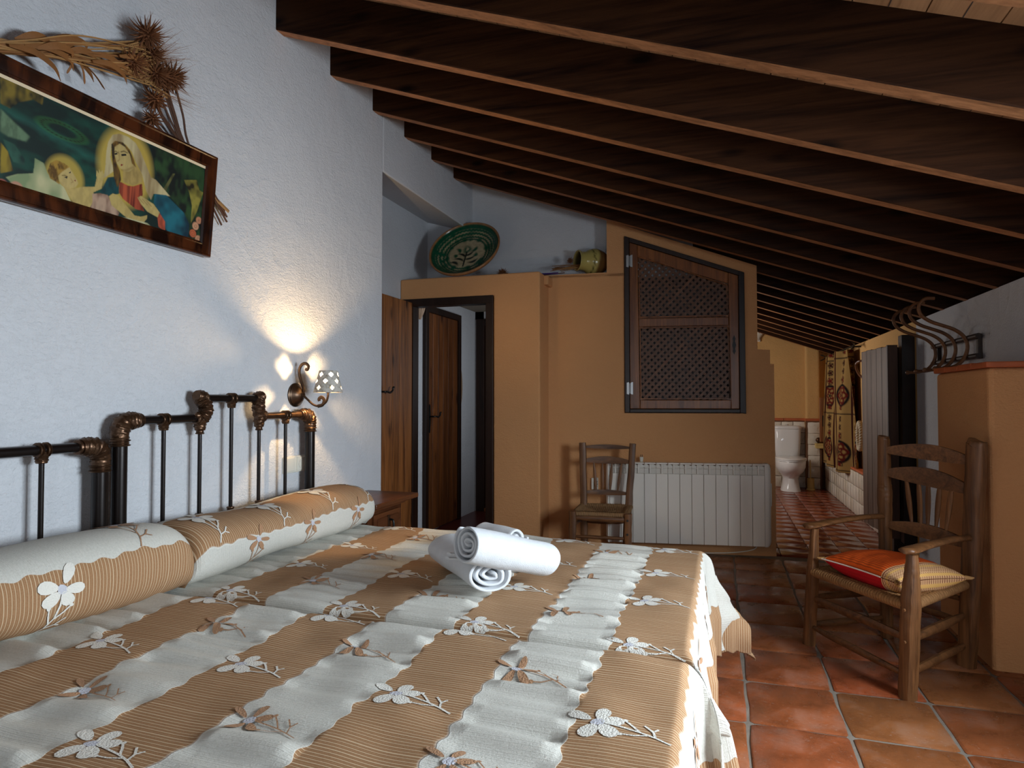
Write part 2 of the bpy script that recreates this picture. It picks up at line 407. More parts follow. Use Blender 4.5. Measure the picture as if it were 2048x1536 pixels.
# upper white wall at the back of the shelf
wb = MB(); wb.prism([(-.5, 5.4, 2.2), (1.9, 5.4, 2.2), (1.9, 5.4, roofz(1.9)+.2), (-.5, 5.4, roofz(-.5)+.2)], (0, .14, 0))
struct(wb, 'wall_back', M['white'], smooth=0)
# doorway wall: pillar and lintel
wd = MB(); wd.prism([(.385, 4.87, -.05), (.768, 4.87, -.05), (.768, 4.87, 2.205), (-.44, 4.87, 2.205), (-.44, 4.87, 2.03), (.385, 4.87, 2.03)], (0, .15, 0)); wd.box(.40, .766, 5.0, 5.24, -.05, 2.2); wd.box(-.44, .80, 5.0, 5.42, 2.12, 2.198)
struct(wd, 'wall_doorway', M['orange'], smooth=0, bevel=.014, seg=3)
# ochre partition, turned a little, with a hole for the lattice window
def PP(x, z, off=0): return (x-.155*off, 5.34+.157*(x-2)+off, z)
def pz(x): return 3.095-.355*x
wp = MB(); TH = (.155*-.10, .10, 0)
def pp(poly, m=wp, th=TH): m.prism([PP(x, z) for x, z in poly][::-1], th)
pp([(.760, -.05), (1.37, -.05), (1.37, 1.095), (.760, 1.095)]); pp([(.760, 1.095), (1.37, 1.095), (1.37, 2.225), (.760, 2.215)])
pp([(1.234, 2.2), (1.37, 2.2), (1.37, pz(1.37)), (1.234, pz(1.234))])
pp([(1.37, -.05), (2.285, -.05), (2.285, 1.095), (1.37, 1.095)])
pp([(1.37, 2.515), (2.285, 2.195), (2.285, pz(2.285)), (1.37, pz(1.37))])
pp([(2.285, -.05), (2.505, -.05), (2.500, 1.48), (2.472, 1.48), (2.472, 1.59), (2.381, 1.595), (2.379, pz(2.379)), (2.285, pz(2.285))])
pp([(.760, 2.2), (1.234, 2.2), (1.234, 2.232), (.760, 2.222)], th=(0, .26, 0))
struct(wp, 'wall_partition', M['orange'], smooth=0)
# closet behind the lattice
wc = MB(); wc.box(1.0, 2.36, 5.95, 6.02, -.05, 2.13); wc.box(2.31, 2.36, 5.5, 5.95, -.05, 2.13); wc.box(.9, .97, 5.3, 7.8, -.05, 2.13); wc.box(.9, 1.0, 5.55, 7.8, 2.13, 2.9); wc.prism([(1.0, 5.95, 2.13), (2.3, 5.95, 2.13), (1.6, 5.95, 2.5), (1.0, 5.95, 2.66)], (0, .07, 0))
struct(wc, 'wall_closet', plain('closet_grey_plaster', (.30, .30, .31), .9, 0, 40, .3), smooth=0)
# right wall with the bedroom window opening (y 0.95..2.3) and the bathroom stretch
wr = MB()
for y0, y1, z0, z1 in ((-1.8, .95, -.1, 1.802), (2.3, 5.62, -.1, 1.802), (.95, 2.3, -.1, .78), (.95, 2.3, 1.72, 1.802)):
    wr.box(3.52, 3.82, y0, y1, z0, z1)
struct(wr, 'wall_right', M['white'], smooth=0)
wr2 = MB(); wr2.box(3.52, 3.82, 5.62, 9.95, -.1, 1.802); struct(wr2, 'wall_bathroom_right', M['bathochre'], smooth=0)
we = MB(); we.box(3.82, 3.92, -1.8, 9.95, 1.72, 2.3); struct(we, 'wall_light_block', M['darkwood'], smooth=0)  # dark filler added above the right wall to block outside light
wn = MB()
for x0, x1, z0, z1 in ((-.5, 2.0, -.1, 3.34), (3.3, 3.82, -.1, 2.2), (2.0, 3.3, -.1, .7), (2.0, 3.3, 1.78, 2.7)): wn.box(x0, x1, -1.8, -1.6, z0, z1)  # opening added for the rear fill light
struct(wn, 'wall_near', M['white'], smooth=0)
# half-height ochre pillar against the right wall
pl = MB(); pl.box(3.245, 3.54, 3.42, 4.16, -.05, 1.345); pil = struct(pl, 'wall_pillar', M['orange'], smooth=0, bevel=.02, seg=3)
for k in range(4):
    m = MB(); m.box(3.232, 3.53, 3.405+.19*k, 3.591+.19*k, 1.345, 1.372+.003*(k % 2)); m.build('cap_tile', M['terra'], pil, smooth=0, bevel=.006)
# unseen windows: one beside the camera, one added behind it for fill light
def window_frame(name, horiz, a0, a1, z0, z1, c):
    m = MB(); w = .06
    def bx(p, q, r, s): 
        if horiz: m.box(c, c+.07, p, q, r, s)
        else: m.box(p, q, c-.07, c, r, s)
    bx(a0, a1, z0, z0+w); bx(a0, a1, z1-w, z1); bx(a0, a0+w, z0+w, z1-w); bx(a1-w, a1, z0+w, z1-w); mid = (a0+a1)/2; bx(mid-.03, mid+.03, z0+w, z1-w)
    struct(m, name, M['frame'], smooth=0)
window_frame('window_2', True, .95, 2.3, .78, 1.72, 3.6); window_frame('window_rear_fill', False, 2.0, 3.3, .7, 1.78, -1.66)
# bathroom: back wall, pilaster, low ledge
wbb = MB(); wbb.box(.9, 3.6, 9.75, 9.9, -.1, 2.9); struct(wbb, 'wall_bathroom_back', M['bathochre'], smooth=0)
wbl = MB()
for y0, y1, z0, z1 in ((6.02, 7.35, -.1, 2.9), (8.45, 9.9, -.1, 2.9), (7.35, 8.45, -.1, 1.0), (7.35, 8.45, 1.9, 2.9)): wbl.box(.97, 1.12, y0, y1, z0, z1)
struct(wbl, 'wall_bathroom_left', M['bathochre'], smooth=0)
wpi = MB(); wpi.box(3.205, 3.39, 9.63, 9.76, -.1, 2.1); struct(wpi, 'trim_1', M['bathochre'], smooth=0, bevel=.03, seg=3)
wt = MB(); wt.box(3.45, 3.53, 5.95, 9.76, -.1, .455); led = struct(wt, 'wall_ledge', M['wgrout'], smooth=0)
m = MB(); m.box(3.444, 3.53, 5.95, 9.76, .455, .478); m.build('ledge_cap', M['terra'], led, smooth=0, bevel=.005)
wm = [tilemesh('wall_tile', .145, .145, .010, M['wtile'], .0025, .003, 40+k) for k in range(3)]
def walltile_at(parent, loc, rot, k):
    o = link('wall_tile', wm[k % 3], parent); o.location = loc; o.rotation_euler = rot
for i in range(25):
    for j in range(3): walltile_at(led, (3.451, 6.03+.15*i, .076+.15*j), (0, -pi/2, 0), i*2+j)
tb = MB(); tb.box(1.12, 3.21, 9.735, 9.76, -.02, .915); tb = struct(tb, 'trim_2', M['wgrout'], smooth=0)
for i in range(10):
    for j in range(6): walltile_at(tb, (3.13-.15*i, 9.736, .076+.15*j), (pi/2, 0, 0), i+j*2)
tp = MB(); tp.box(3.2, 3.395, 9.615, 9.64, -.02, .915); tp.box(3.385, 3.45, 9.715, 9.76, -.02, .915); tp = struct(tp, 'trim_3', M['wgrout'], smooth=0)
for j in range(6): walltile_at(tp, (3.30, 9.616, .076+.15*j), (pi/2, 0, 0), j)
for i in range(7):
    x0 = 1.2+.29*i; m = MB(); m.box(x0, x0+.285, 9.725, 9.76, .915, .95); m.build('trim_tile', M['terra'], tb, smooth=0, bevel=.004)
m = MB(); m.box(3.195, 3.40, 9.605, 9.64, .915, .95); m.build('trim_tile', M['terra'], tp, smooth=0, bevel=.004)
# hallway behind the open door
wh = MB(); wh.box(-.44, -.34, 6.62, 6.72, -.1, 2.3); wh.box(-.44, .95, 6.62, 6.72, 2.08, 2.3)
struct(wh, 'wall_hall', M['white'], smooth=0)
wk = MB(); wk.box(-.44, .95, 7.6, 7.7, -.1, 2.3); struct(wk, 'wall_hall_end', plain('unlit_room_shade', (.05, .05, .055), .9), smooth=0)  # near-black colour paints in the shade of the unlit room
hc = MB(); hc.box(-.44, .9, 5.41, 7.7, 2.16, 2.19); hc.box(-.44, .38, 5.02, 5.41, 2.10, 2.119); struct(hc, 'ceiling_hall', M['cane'], smooth=0)

# sloping ceiling: planks over tall narrow beams
ce = MB(); x0, x1 = -.6, 3.9; HB = .232
ce.prism([(x0, -1.85, roofz(x0)+HB+.05), (x1, -1.85, roofz(x1)+HB+.05), (x1, -1.85, roofz(x1)+HB+.12), (x0, -1.85, roofz(x0)+HB+.12)], (0, 11.8, 0))
ce = struct(ce, 'ceiling', M['plank'], smooth=0)
k = 0; s = -.35
while s < 4.0:
    w = .196+random.uniform(-.006, .006); a, b = s*CS, (s+w)*CS
    m = MB(); m.prism([(a, -1.8, roofz(a)+HB), (b, -1.8, roofz(b)+HB), (b, -1.8, roofz(b)+HB+.03), (a, -1.8, roofz(a)+HB+.03)], (0, 11.7, 0))
    m.prism([((a+b)/2-.0012, -1.79, roofz((a+b)/2)+HB-.0005), ((a+b)/2+.0012, -1.79, roofz((a+b)/2)+HB-.0009), ((a+b)/2+.0012, -1.79, roofz((a+b)/2)+HB+.002), ((a+b)/2-.0012, -1.79, roofz((a+b)/2)+HB+.002)], (0, 11.6, 0), 1)
    m.build('plank', [M['plank'], M['dark']], ce, smooth=0)
    s += w+.004
bm_ = MB(); L0, L1 = -.05, 3.80
def beam_mesh(var):
    m = MB(); N = 24; r = random.Random(var); rs = []
    for i in range(N+1):
        x = L0+(L1-L0)*i/N; z = roofz(x); w0 = .0; w1 = .068
        e = lambda a: 0
        rs.append([(x, w0+.004+e(.0012), z+e(.001)), (x, w1-.004+e(.0012), z+e(.001)), (x, w1, z+.005), (x, w1, z+HB), (x, w0, z+HB), (x, w0, z+.005)])
    m.rings(rs); n = 6
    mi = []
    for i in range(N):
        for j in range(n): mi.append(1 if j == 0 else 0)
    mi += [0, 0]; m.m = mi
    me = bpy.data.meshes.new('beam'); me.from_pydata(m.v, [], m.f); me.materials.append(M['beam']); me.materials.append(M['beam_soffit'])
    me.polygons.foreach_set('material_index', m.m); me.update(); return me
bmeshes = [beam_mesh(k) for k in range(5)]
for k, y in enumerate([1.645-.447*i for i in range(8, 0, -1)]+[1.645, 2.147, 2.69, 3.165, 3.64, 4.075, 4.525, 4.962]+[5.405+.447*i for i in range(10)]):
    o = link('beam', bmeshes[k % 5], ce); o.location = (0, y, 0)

# ------------------------------------------------------------------ doors
def plank_leaf(parent, axis, fixed, a0, a1, z0, z1, n, thick, mat, dirs=1, gap=.004):
    # boards side by side; axis 'y': board faces +X/-X
    w = (a1-a0)/n
    for i in range(n):
        p, q = a0+w*i+gap/2, a0+w*(i+1)-gap/2; m = MB()
        if axis == 'y': m.box(fixed, fixed+thick, p, q, z0, z1)
        else: m.box(p, q, fixed, fixed+thick, z0, z1)
        m.build('plank', mat, parent, smooth=0, bevel=.004, seg=2)
    m = MB()
    if axis == 'y': m.box(fixed-.012, fixed+.004, a0, a1, z0, z1)
    else: m.box(a0, a1, fixed+.01, fixed+.02, z0, z1)
    m.build('back_board', mat, parent, smooth=0)
def lever(parent, p, out, along, plate_h=.24):
    m = MB(); p = Vector(p); out = Vector(out); al = Vector(along)
    prof = [(-.5, .004), (-.42, .012), (-.3, .009), (-.2, .016), (0, .019), (.2, .016), (.3, .009), (.42, .012), (.5, .004)]
    rs = []
    for a, b in prof:
        c = p+Vector((0,0,a*plate_h-.02)); rs.append([c-al*b, c+al*b, c+al*b+out*.005, c-al*b+out*.005])
    m.rings(rs); m.build('handle_plate', M['blackiron'], parent, smooth=0)
    m = MB(); q = p+out*.005
    m.tube(bez([q, q+out*.045, q+out*.05+al*.03, q+out*.05+al*.075+Vector((0,0,-.006)), q+out*.05+al*.115+Vector((0,0,.012)), q+out*.05+al*.118+Vector((0,0,.03)), q+out*.05+al*.135+Vector((0,0,.036))], 5), .0075, 8)
    m.build('handle', M['blackiron'], parent)
d1 = thing('door_1', 'open plank door folded back into the white wall recess behind the nightstand', 'door', (-.33, 4.87, 0), kind='structure')
plank_leaf(d1, 'y', -.352, 4.075, 4.86, .012, 2.005, 7, .03, M['door'])
lever(d1, (-.322, 4.31, 1.262), (1,0,0), (0,1,0))
df = thing('door_2', 'dark wooden door frame in the ochre doorway beside the pillar', 'door frame', (0, 4.9, 0), kind='structure')
m = MB(); m.box(-.375, -.312, 4.86, 4.96, 0, 2.032); m.build('frame_post', M['frame'], df, smooth=0, bevel=.004)
m = MB(); m.box(.322, .386, 4.86, 4.96, 0, 2.032); m.build('frame_post', M['frame'], df, smooth=0, bevel=.004)
m = MB(); m.box(-.44, .386, 4.858, 4.96, 1.972, 2.036); m.build('frame_head', M['frame'], df, smooth=0, bevel=.004)
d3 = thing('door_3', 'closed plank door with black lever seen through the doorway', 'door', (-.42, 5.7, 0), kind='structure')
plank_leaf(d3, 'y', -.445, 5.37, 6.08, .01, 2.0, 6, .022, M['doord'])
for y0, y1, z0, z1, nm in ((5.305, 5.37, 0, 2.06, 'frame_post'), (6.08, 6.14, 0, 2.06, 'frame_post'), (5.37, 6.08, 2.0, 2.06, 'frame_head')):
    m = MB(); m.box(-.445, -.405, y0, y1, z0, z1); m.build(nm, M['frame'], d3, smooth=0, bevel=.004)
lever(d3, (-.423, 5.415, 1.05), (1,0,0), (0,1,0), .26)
d4 = thing('door_4', 'dark open door frame at the far end of the hall', 'door frame', (-.1, 6.65, 0), kind='structure')
for x0, x1, z0, z1, nm in ((-.425, -.33, 0, 2.08, 'frame_post'), (.5, .58, 0, 2.08, 'frame_post'), (-.33, .5, 2.0, 2.08, 'frame_head'), (-.33, .5, 0, .035, 'threshold')):
    m = MB(); m.box(x0, x1, 6.60, 6.70, z0, z1); m.build(nm, M['frame'] if nm != 'threshold' else M['door'], d4, smooth=0, bevel=.004)
d5 = thing('door_5', 'weathered grey plank bathroom door standing open against the right wall', 'door', (3.3, 5.65, .155), kind='structure')
N = 5; a = Vector((3.322, 5.625, 0)); b = Vector((3.262, 6.26, 0)); ax = (b-a).normalized(); nx = Vector((-ax.y, ax.x, 0))
W_ = (b-a).length/N
for i in range(N):
    m = MB(); c = a+ax*(W_*(i+.5))-nx*.022+Vector((0,0,.155+.73)); m.obox(c, ax, nx, (0,0,1), W_/2-.0025, .02, .728+(.004 if i % 2 else 0))
    m.build('plank', M['greydoor'], d5, smooth=0, bevel=.004)
m = MB(); m.obox(a-ax*.016-nx*.03+Vector((0,0,.885)), ax, nx, (0,0,1), .014, .036, .735); m.build('edge_board', M['greydoor_edge'], d5, smooth=0, bevel=.003)
for z in (.4, 1.35):
    m = MB(); m.obox((a+b)/2-nx*.055+Vector((0,0,z)), ax, nx, (0,0,1), .30, .012, .05); m.build('ledge_batten', M['greydoor_edge'], d5, smooth=0, bevel=.003)
m = MB(); m.box(3.43, 3.52, 5.66, 5.76, .10, 1.70); m.box(3.40, 3.52, 5.84, 5.93, 0, 1.62); m.build('frame_post', M['frame'], d5, smooth=0, bevel=.004)

# ------------------------------------------------------------------ lattice window in the partition
lw = thing('window_1', 'sloped wooden lattice shutter in a dark frame in the ochre partition', 'window shutter', PP(1.83, 1.1), kind='structure')
def ppart(name, poly, off0, off1, mat, parent=lw, bevel=.004):
    m = MB(); m.prism([PP(x, z, off0) for x, z in poly][::-1], tuple(b-a for a, b in zip(PP(0, 0, off0), PP(0, 0, off1))))
    return m.build(name, mat, parent, smooth=0, bevel=bevel)
FT = lambda x: 2.519-(x-1.372)*.3535       # outer top edge
ppart('frame_post', [(1.372, 1.1), (1.410, 1.1), (1.410, FT(1.41)), (1.372, FT(1.372))], -.022, .07, M['frame'])
ppart('frame_post', [(2.245, 1.1), (2.290, 1.092), (2.284, FT(2.284)), (2.241, FT(2.241))], -.022, .07, M['frame'])
ppart('frame_sill', [(1.41, 1.1), (2.245, 1.1), (2.245, 1.128), (1.41, 1.128)], -.026, .07, M['frame'])
ppart('frame_head', [(1.41, FT(1.41)-.036), (2.243, FT(2.243)-.036), (2.243, FT(2.243)), (1.41, FT(1.41))], -.022, .07, M['frame'])
sh = MB().build('shutter', M['shutter'], lw)
ST = lambda x: FT(x)-.038
def spart(name, poly, o0=-.012, o1=.022, mat=None, bevel=.005): return ppart(name, poly, o0, o1, mat or M['shutter'], sh, bevel)
spart('stile', [(1.412, 1.130), (1.490, 1.130), (1.476, ST(1.476)), (1.412, ST(1.412))])
spart('stile', [(2.180, 1.130), (2.243, 1.130), (2.240, ST(2.240)), (2.166, ST(2.166))])
spart('bottom_rail', [(1.490, 1.130), (2.180, 1.130), (2.182, 1.2), (1.492, 1.2)], mat=M['shutter'])
spart('middle_rail', [(1.483, 1.785), (2.168, 1.785), (2.167, 1.852), (1.482, 1.852)])
spart('top_rail', [(1.476, ST(1.476)-.10), (2.166, ST(2.166)-.085), (2.166, ST(2.166)), (1.476, ST(1.476))])
for cx, cz, sx, sz in ((1.49, 1.2, 1, 1), (2.18, 1.2, -1, 1), (1.487, 1.785, 1, -1), (2.170, 1.785, -1, -1), (1.484, 1.852, 1, 1), (2.166, 1.852, -1, 1)):
    r = .035; pts = [(cx, cz)]+[(cx+sx*r*(1-sin(t)), cz+sz*r*(1-cos(t))) for t in np.linspace(0, pi/2, 6)]
    if sx*sz < 0: pts = pts[::-1]
    spart('corner_fillet', pts, -.011, .02, bevel=0)
m = MB()   # thin raised beads round the two openings
for pts in ([(1.497, 1.21), (2.172, 1.21), (2.160, 1.775), (1.494, 1.775), (1.497, 1.21)], [(1.492, 1.862), (2.156, 1.862), (2.156, 2.10), (1.486, 2.355), (1.492, 1.862)]):
    m.tube([PP(x, z, -.013) for x, z in pts], .005, 6)
m.build('bead', M['shutter'], sh)
def clip_line(poly, p, d):
    lo, hi = -9., 9.; n = len(poly)
    for i in range(n):
        a, b = poly[i], poly[(i+1) % n]; nx_, ny_ = -(b[1]-a[1]), b[0]-a[0]
        den = nx_*d[0]+ny_*d[1]; num = nx_*(a[0]-p[0])+ny_*(a[1]-p[1])
        if abs(den) < 1e-9:
            if num > 0: return None
            continue
        t = num/den
        if den > 0: lo = max(lo, t)
        else: hi = min(hi, t)
    return (lo, hi) if hi-lo > .02 else None
P1 = [(1.484, 1.194), (2.186, 1.194), (2.176, 1.792), (1.478, 1.792)]
P2 = [(1.478, 1.846), (2.172, 1.846), (2.170, ST(2.17)-.075), (1.470, ST(1.47)-.095)]
q2 = sqrt(.5)
for poly in (P1, P2):
    for lay, d in ((0, (q2*.96, q2*1.04)), (1, (q2, -q2))):
        nrm = (-d[1], d[0]); vals = [x*nrm[0]+z*nrm[1] for x, z in poly]
        c = math.floor(min(vals)/.0375)*.0375
        while c < max(vals):
            c += .0375; r_ = clip_line(poly, (nrm[0]*c, nrm[1]*c), d)
            if not r_: continue
            a = (nrm[0]*c+d[0]*r_[0], nrm[1]*c+d[1]*r_[0]); b = (nrm[0]*c+d[0]*r_[1], nrm[1]*c+d[1]*r_[1]); h = .0100
            spart('slat', [(a[0]-nrm[0]*h, a[1]-nrm[1]*h), (b[0]-nrm[0]*h, b[1]-nrm[1]*h), (b[0]+nrm[0]*h, b[1]+nrm[1]*h), (a[0]+nrm[0]*h, a[1]+nrm[1]*h)], -.002+.009*lay, .006+.009*lay, M['lattice'], 0)
for z in (2.313, 1.293):
    m = MB()
    for dx in (-.024, .006):
        m.prism([PP(1.411+dx+x, z+zz, -.024) for x, zz in ((0, -.045), (.018, -.05), (.018, .05), (0, .045))][::-1], (.001, -.003, 0))
    m.tube([PP(1.411, z-.04, -.027), PP(1.411, z+.04, -.027)], .005, 8); m.build('hinge', M['steel'], lw)
m = MB(); m.prism([PP(2.205+x, 1.63+z, -.013) for x, z in ((0, -.075), (.011, -.05), (.007, -.03), (.014, 0), (.007, .03), (.011, .05), (0, .075), (-.011, .05), (-.007, .03), (-.014, 0), (-.007, -.03), (-.011, -.05))][::-1], (.0008, -.005, 0))
m.build('keyhole_plate', M['blackiron'], lw, smooth=0)

# ------------------------------------------------------------------ beds
SH = -.04
def spread_fn(y0, y1, drop0, drop1, seed, zt=.57):
    xe = 2.035; r = .055
    def f(s, t):
        # s: distance from the wall along the cloth, t: across the bed; returns positions
        def fold(d):
            d = np.maximum(d, 0); ang = np.minimum(d/r, pi/2); st = np.maximum(d-r*pi/2, 0)
            return r*np.sin(ang), r*(1-np.cos(ang))+st
        ax, dx = fold(s-(xe-r)); px = np.minimum(s, xe-r)+ax
        al, dl = fold((y0+r)-t); ah, dh = fold(t-(y1-r)); py = np.clip(t, y0+r, y1-r)-al+ah
        dy = np.maximum(dl, dh); sg = np.where(dh > dl, 1., -1.)
        z = zt-(dx**6+dy**6+1e-12)**(1/6)
        mn = np.minimum(dx, dy); px = px+.42*mn; py = py+.30*mn*sg
        hang = np.clip(dx/.30, 0, 1); hy = np.clip(dh/.30, 0, 1)
        px = px+hang*(.018*np.sin(t*21+seed)+.010*np.sin(t*47+2*seed))+.05*hang*hang*.5
        py = py+hy*(.016*np.sin(s*23))
        top = np.clip(1-(dx+dy)/.08, 0, 1)
        ph = ((s-.4955)/.44) % 1.; wm = np.clip(np.minimum((ph-.48)/.09, (1.02-ph)/.09), 0, 1)
        rip = np.sin(t*78+5*vnoise(s*2.2, t*2.5, seed)+9*vnoise(t*3.1, s*.0+seed, 3))*.6+np.sin(t*43+7*vnoise(t*4, s*1.3, 5+seed))*.6
        amp = .0022+.0065*np.clip(vnoise(t*3.0, s*2.0, 11+seed)+.35, 0, 1)
        z = z+top*wm*rip*amp*2.25
        z = z+top*(.016*vnoise(s*3.0, t*3.4, 21+seed)+.010*vnoise(s*9+t*3, t*7, 31+seed))
        z = z+.012*np.exp(-((t-y1+.05)/.12)**2)*top*(1 if seed < 2 else 0)
        py = py+SH*px
        return np.stack([px, py, z], -1)
    return f
PET = [(80, .045, .0165, .031), (22, .044, .0175, .031), (-46, .048, .0195, .034), (-110, .048, .0195, .034), (154, .060, .0145, .037)]
def flower_mesh(f, s0, t0, kind, bend=1.0, flip=1, sc=1.0, lift=.0013):
    m = MB(); V2 = []; F = []; MI = []
    def addp(pts, mi):
        b = len(V2); V2.extend(pts); F.append(tuple(range(b, b+len(pts)))); MI.append(mi)
    def ell(cx, cy, a, hl, hw, mi, n=12):
        ca, sa = cos(a), sin(a); b = len(V2); V2.append((cx, cy))
        for k in range(n):
            th = 2*pi*k/n; x, y = hl*cos(th), hw*sin(th)*(1+.25*cos(th)); V2.append((cx+x*ca-y*sa, cy+x*sa+y*ca))
        for k in range(n): F.append((b, b+1+k, b+1+(k+1) % n)); MI.append(mi)
    def strip(pts, w, mi):
        b = len(V2); P = [Vector(p) for p in pts]
        for i, p in enumerate(P):
            d = (P[min(i+1, len(P)-1)]-P[max(i-1, 0)]).normalized(); V2.append((p.x-d.y*w, p.y+d.x*w)); V2.append((p.x+d.y*w, p.y-d.x*w))
        for i in range(len(P)-1): F.append((b+2*i, b+2*i+1, b+2*i+3, b+2*i+2)); MI.append(mi)
    c2 = 0 if kind == 'w' else 0
    if kind == 'w':
        for a, d, hw, hl in PET:
            a = radians(a); ell(d*.78*cos(a), d*.78*sin(a), a, hl*.82, hw, 0)
    else:
        for a, d, hw, hl in PET:
            a = radians(a); ell(d*.78*cos(a), d*.78*sin(a), a, hl*.8, hw*.62, 0)
    ell(0, 0, .4, .016, .0125, 1)
    w = .0027 if kind == 'w' else .0018
    strip([(.014, .002), (.05, -.004), (.09, -.012), (.125, -.024), (.158, -.040)], w, 0)
    strip([(.092, -.012), (.075, .008), (.058, .024)], w, 0); ell(.056, .026, .6, .007, .005, 0)
    strip([(.125, -.024), (.118, .0), (.098, .022)], w, 0); strip([(.118, .0), (.128, .016)], w, 0)
    strip([(.110, -.020), (.08, -.030), (.052, -.032)], w*.8, 0); ell(.05, -.033, 0, .009, .0055, 0)
    A = np.array(V2)*sc; A[:, 1] *= flip
    s = s0+A[:, 0]; t = t0+A[:, 1]; e = .004
    p = f(s, t); ds = f(s+e, t)-p; dt = f(s, t+e)-p; n = np.cross(ds, dt); n /= np.linalg.norm(n, axis=1, keepdims=True)+1e-9
    m.add((p+n*lift).tolist(), F if flip > 0 else [q[::-1] for q in F]); m.m = MI
    return m
def bedspread(name, label, f, t0, t1, smax, flowers, ns, nt):
    s = np.linspace(.16, smax, ns); t = np.linspace(t0, t1, nt); s_, t_ = np.meshgrid(s, t, indexing='ij')
    hem = .010*np.abs(np.sin(t_*40)); s2 = s_+np.where(s_ > smax-.02, hem, 0)
    m = MB(); m.grid(f(s2, t_), uv=np.stack([s2, t_], -1)); o = m.build(name, M['cloth'], smooth=180)
    so = o.modifiers.new('thickness', 'SOLIDIFY'); so.thickness = .004; so.offset = -1
    tag(o, label, 'bedspread', 'bedspreads on the two beds')
    for s0, tt, kind in flowers:
        fm = flower_mesh(f, s0, tt, kind, sc=.92 if kind == 'w' else .84, lift=.0013 if kind == 'w' else .0027); fm.build('embroidered_flower', [M['embw'] if kind == 'w' else M['embt'], M['embc']], o, smooth=180)
    return o
tanx = [.54, .985, 1.425, 1.865]; whx = [.74, 1.20, 1.64]
f1 = spread_fn(.60, 1.735, .3, .1, 1); f2 = spread_fn(1.775, 3.0, .1, .45, 2)
fl1 = [(x, 1.34-.395*k+.02*(i % 2), 'w') for i, x in enumerate(tanx) for k in range(0, 2)]+[(x, 1.70+.01*i, 'w') for i, x in enumerate((.56, 1.0, 1.42))]
fl1 += [(x, 1.54-.40*k, 't') for x in whx for k in range(0, 3)]
fl2 = [(x, 1.815+.377*k, 'w') for x in tanx for k in range(0, 4)]+[(x, 1.995+.40*k, 't') for x in whx for k in range(0, 3)]
fl2 = [q for q in fl2 if not (1.1 < q[0] < 1.3 and 2.2 < q[1] < 2.3)]
for tt in (1.66, 2.1, 2.5, 2.85): (fl1 if tt < 1.7 else fl2).append((2.12, tt-.1, 't'))
bedspread('bedspread', 'tan and cream striped bedspread with embroidered flowers on the nearer bed', f1, .20, 1.89, 2.46, fl1, 420, 300)
bedspread('bedspread', 'tan and cream striped bedspread on the farther bed, with white towels on it', f2, 1.63, 3.42, 2.46, fl2, 420, 320)

def ornate(m, pts, r, seed=0, n=16, bumps=.22, mi=0):
    P = bez(pts, 9); r_ = random.Random(seed); rs = []; u = None; N = len(P)
    for i, p in enumerate(P):
        t = (P[min(i+1, N-1)]-P[max(i-1, 0)]).normalized()
        if u is None: u = Vector((1,0,0))
        u = (u-t*u.dot(t)).normalized(); w = t.cross(u); ring = []
        env = sin(pi*i/(N-1))**.5 if 0 < i < N-1 else 0
        for k in range(n):
            th = 2*pi*k/n
            rr = r*(1+env*.18+bumps*env*(abs(sin(2.5*th+i*.55+seed))*.9+.45*sin(i*1.9+k*1.3)-.3))
            ring.append(p+(u*cos(th)+w*sin(th))*rr)
        rs.append(ring)
    m.rings(rs, mi=mi)
def collar(m, c, ax, r, h=.03, mi=0):
    m.lathe([(r*.72, -h/2), (r, -h*.42), (r*1.05, -h*.28), (r*.85, -h*.15), (r*.9, 0), (r*.85, h*.15), (r*1.05, h*.28), (r, h*.42), (r*.72, h/2)], c, ax, 14, mi, True)
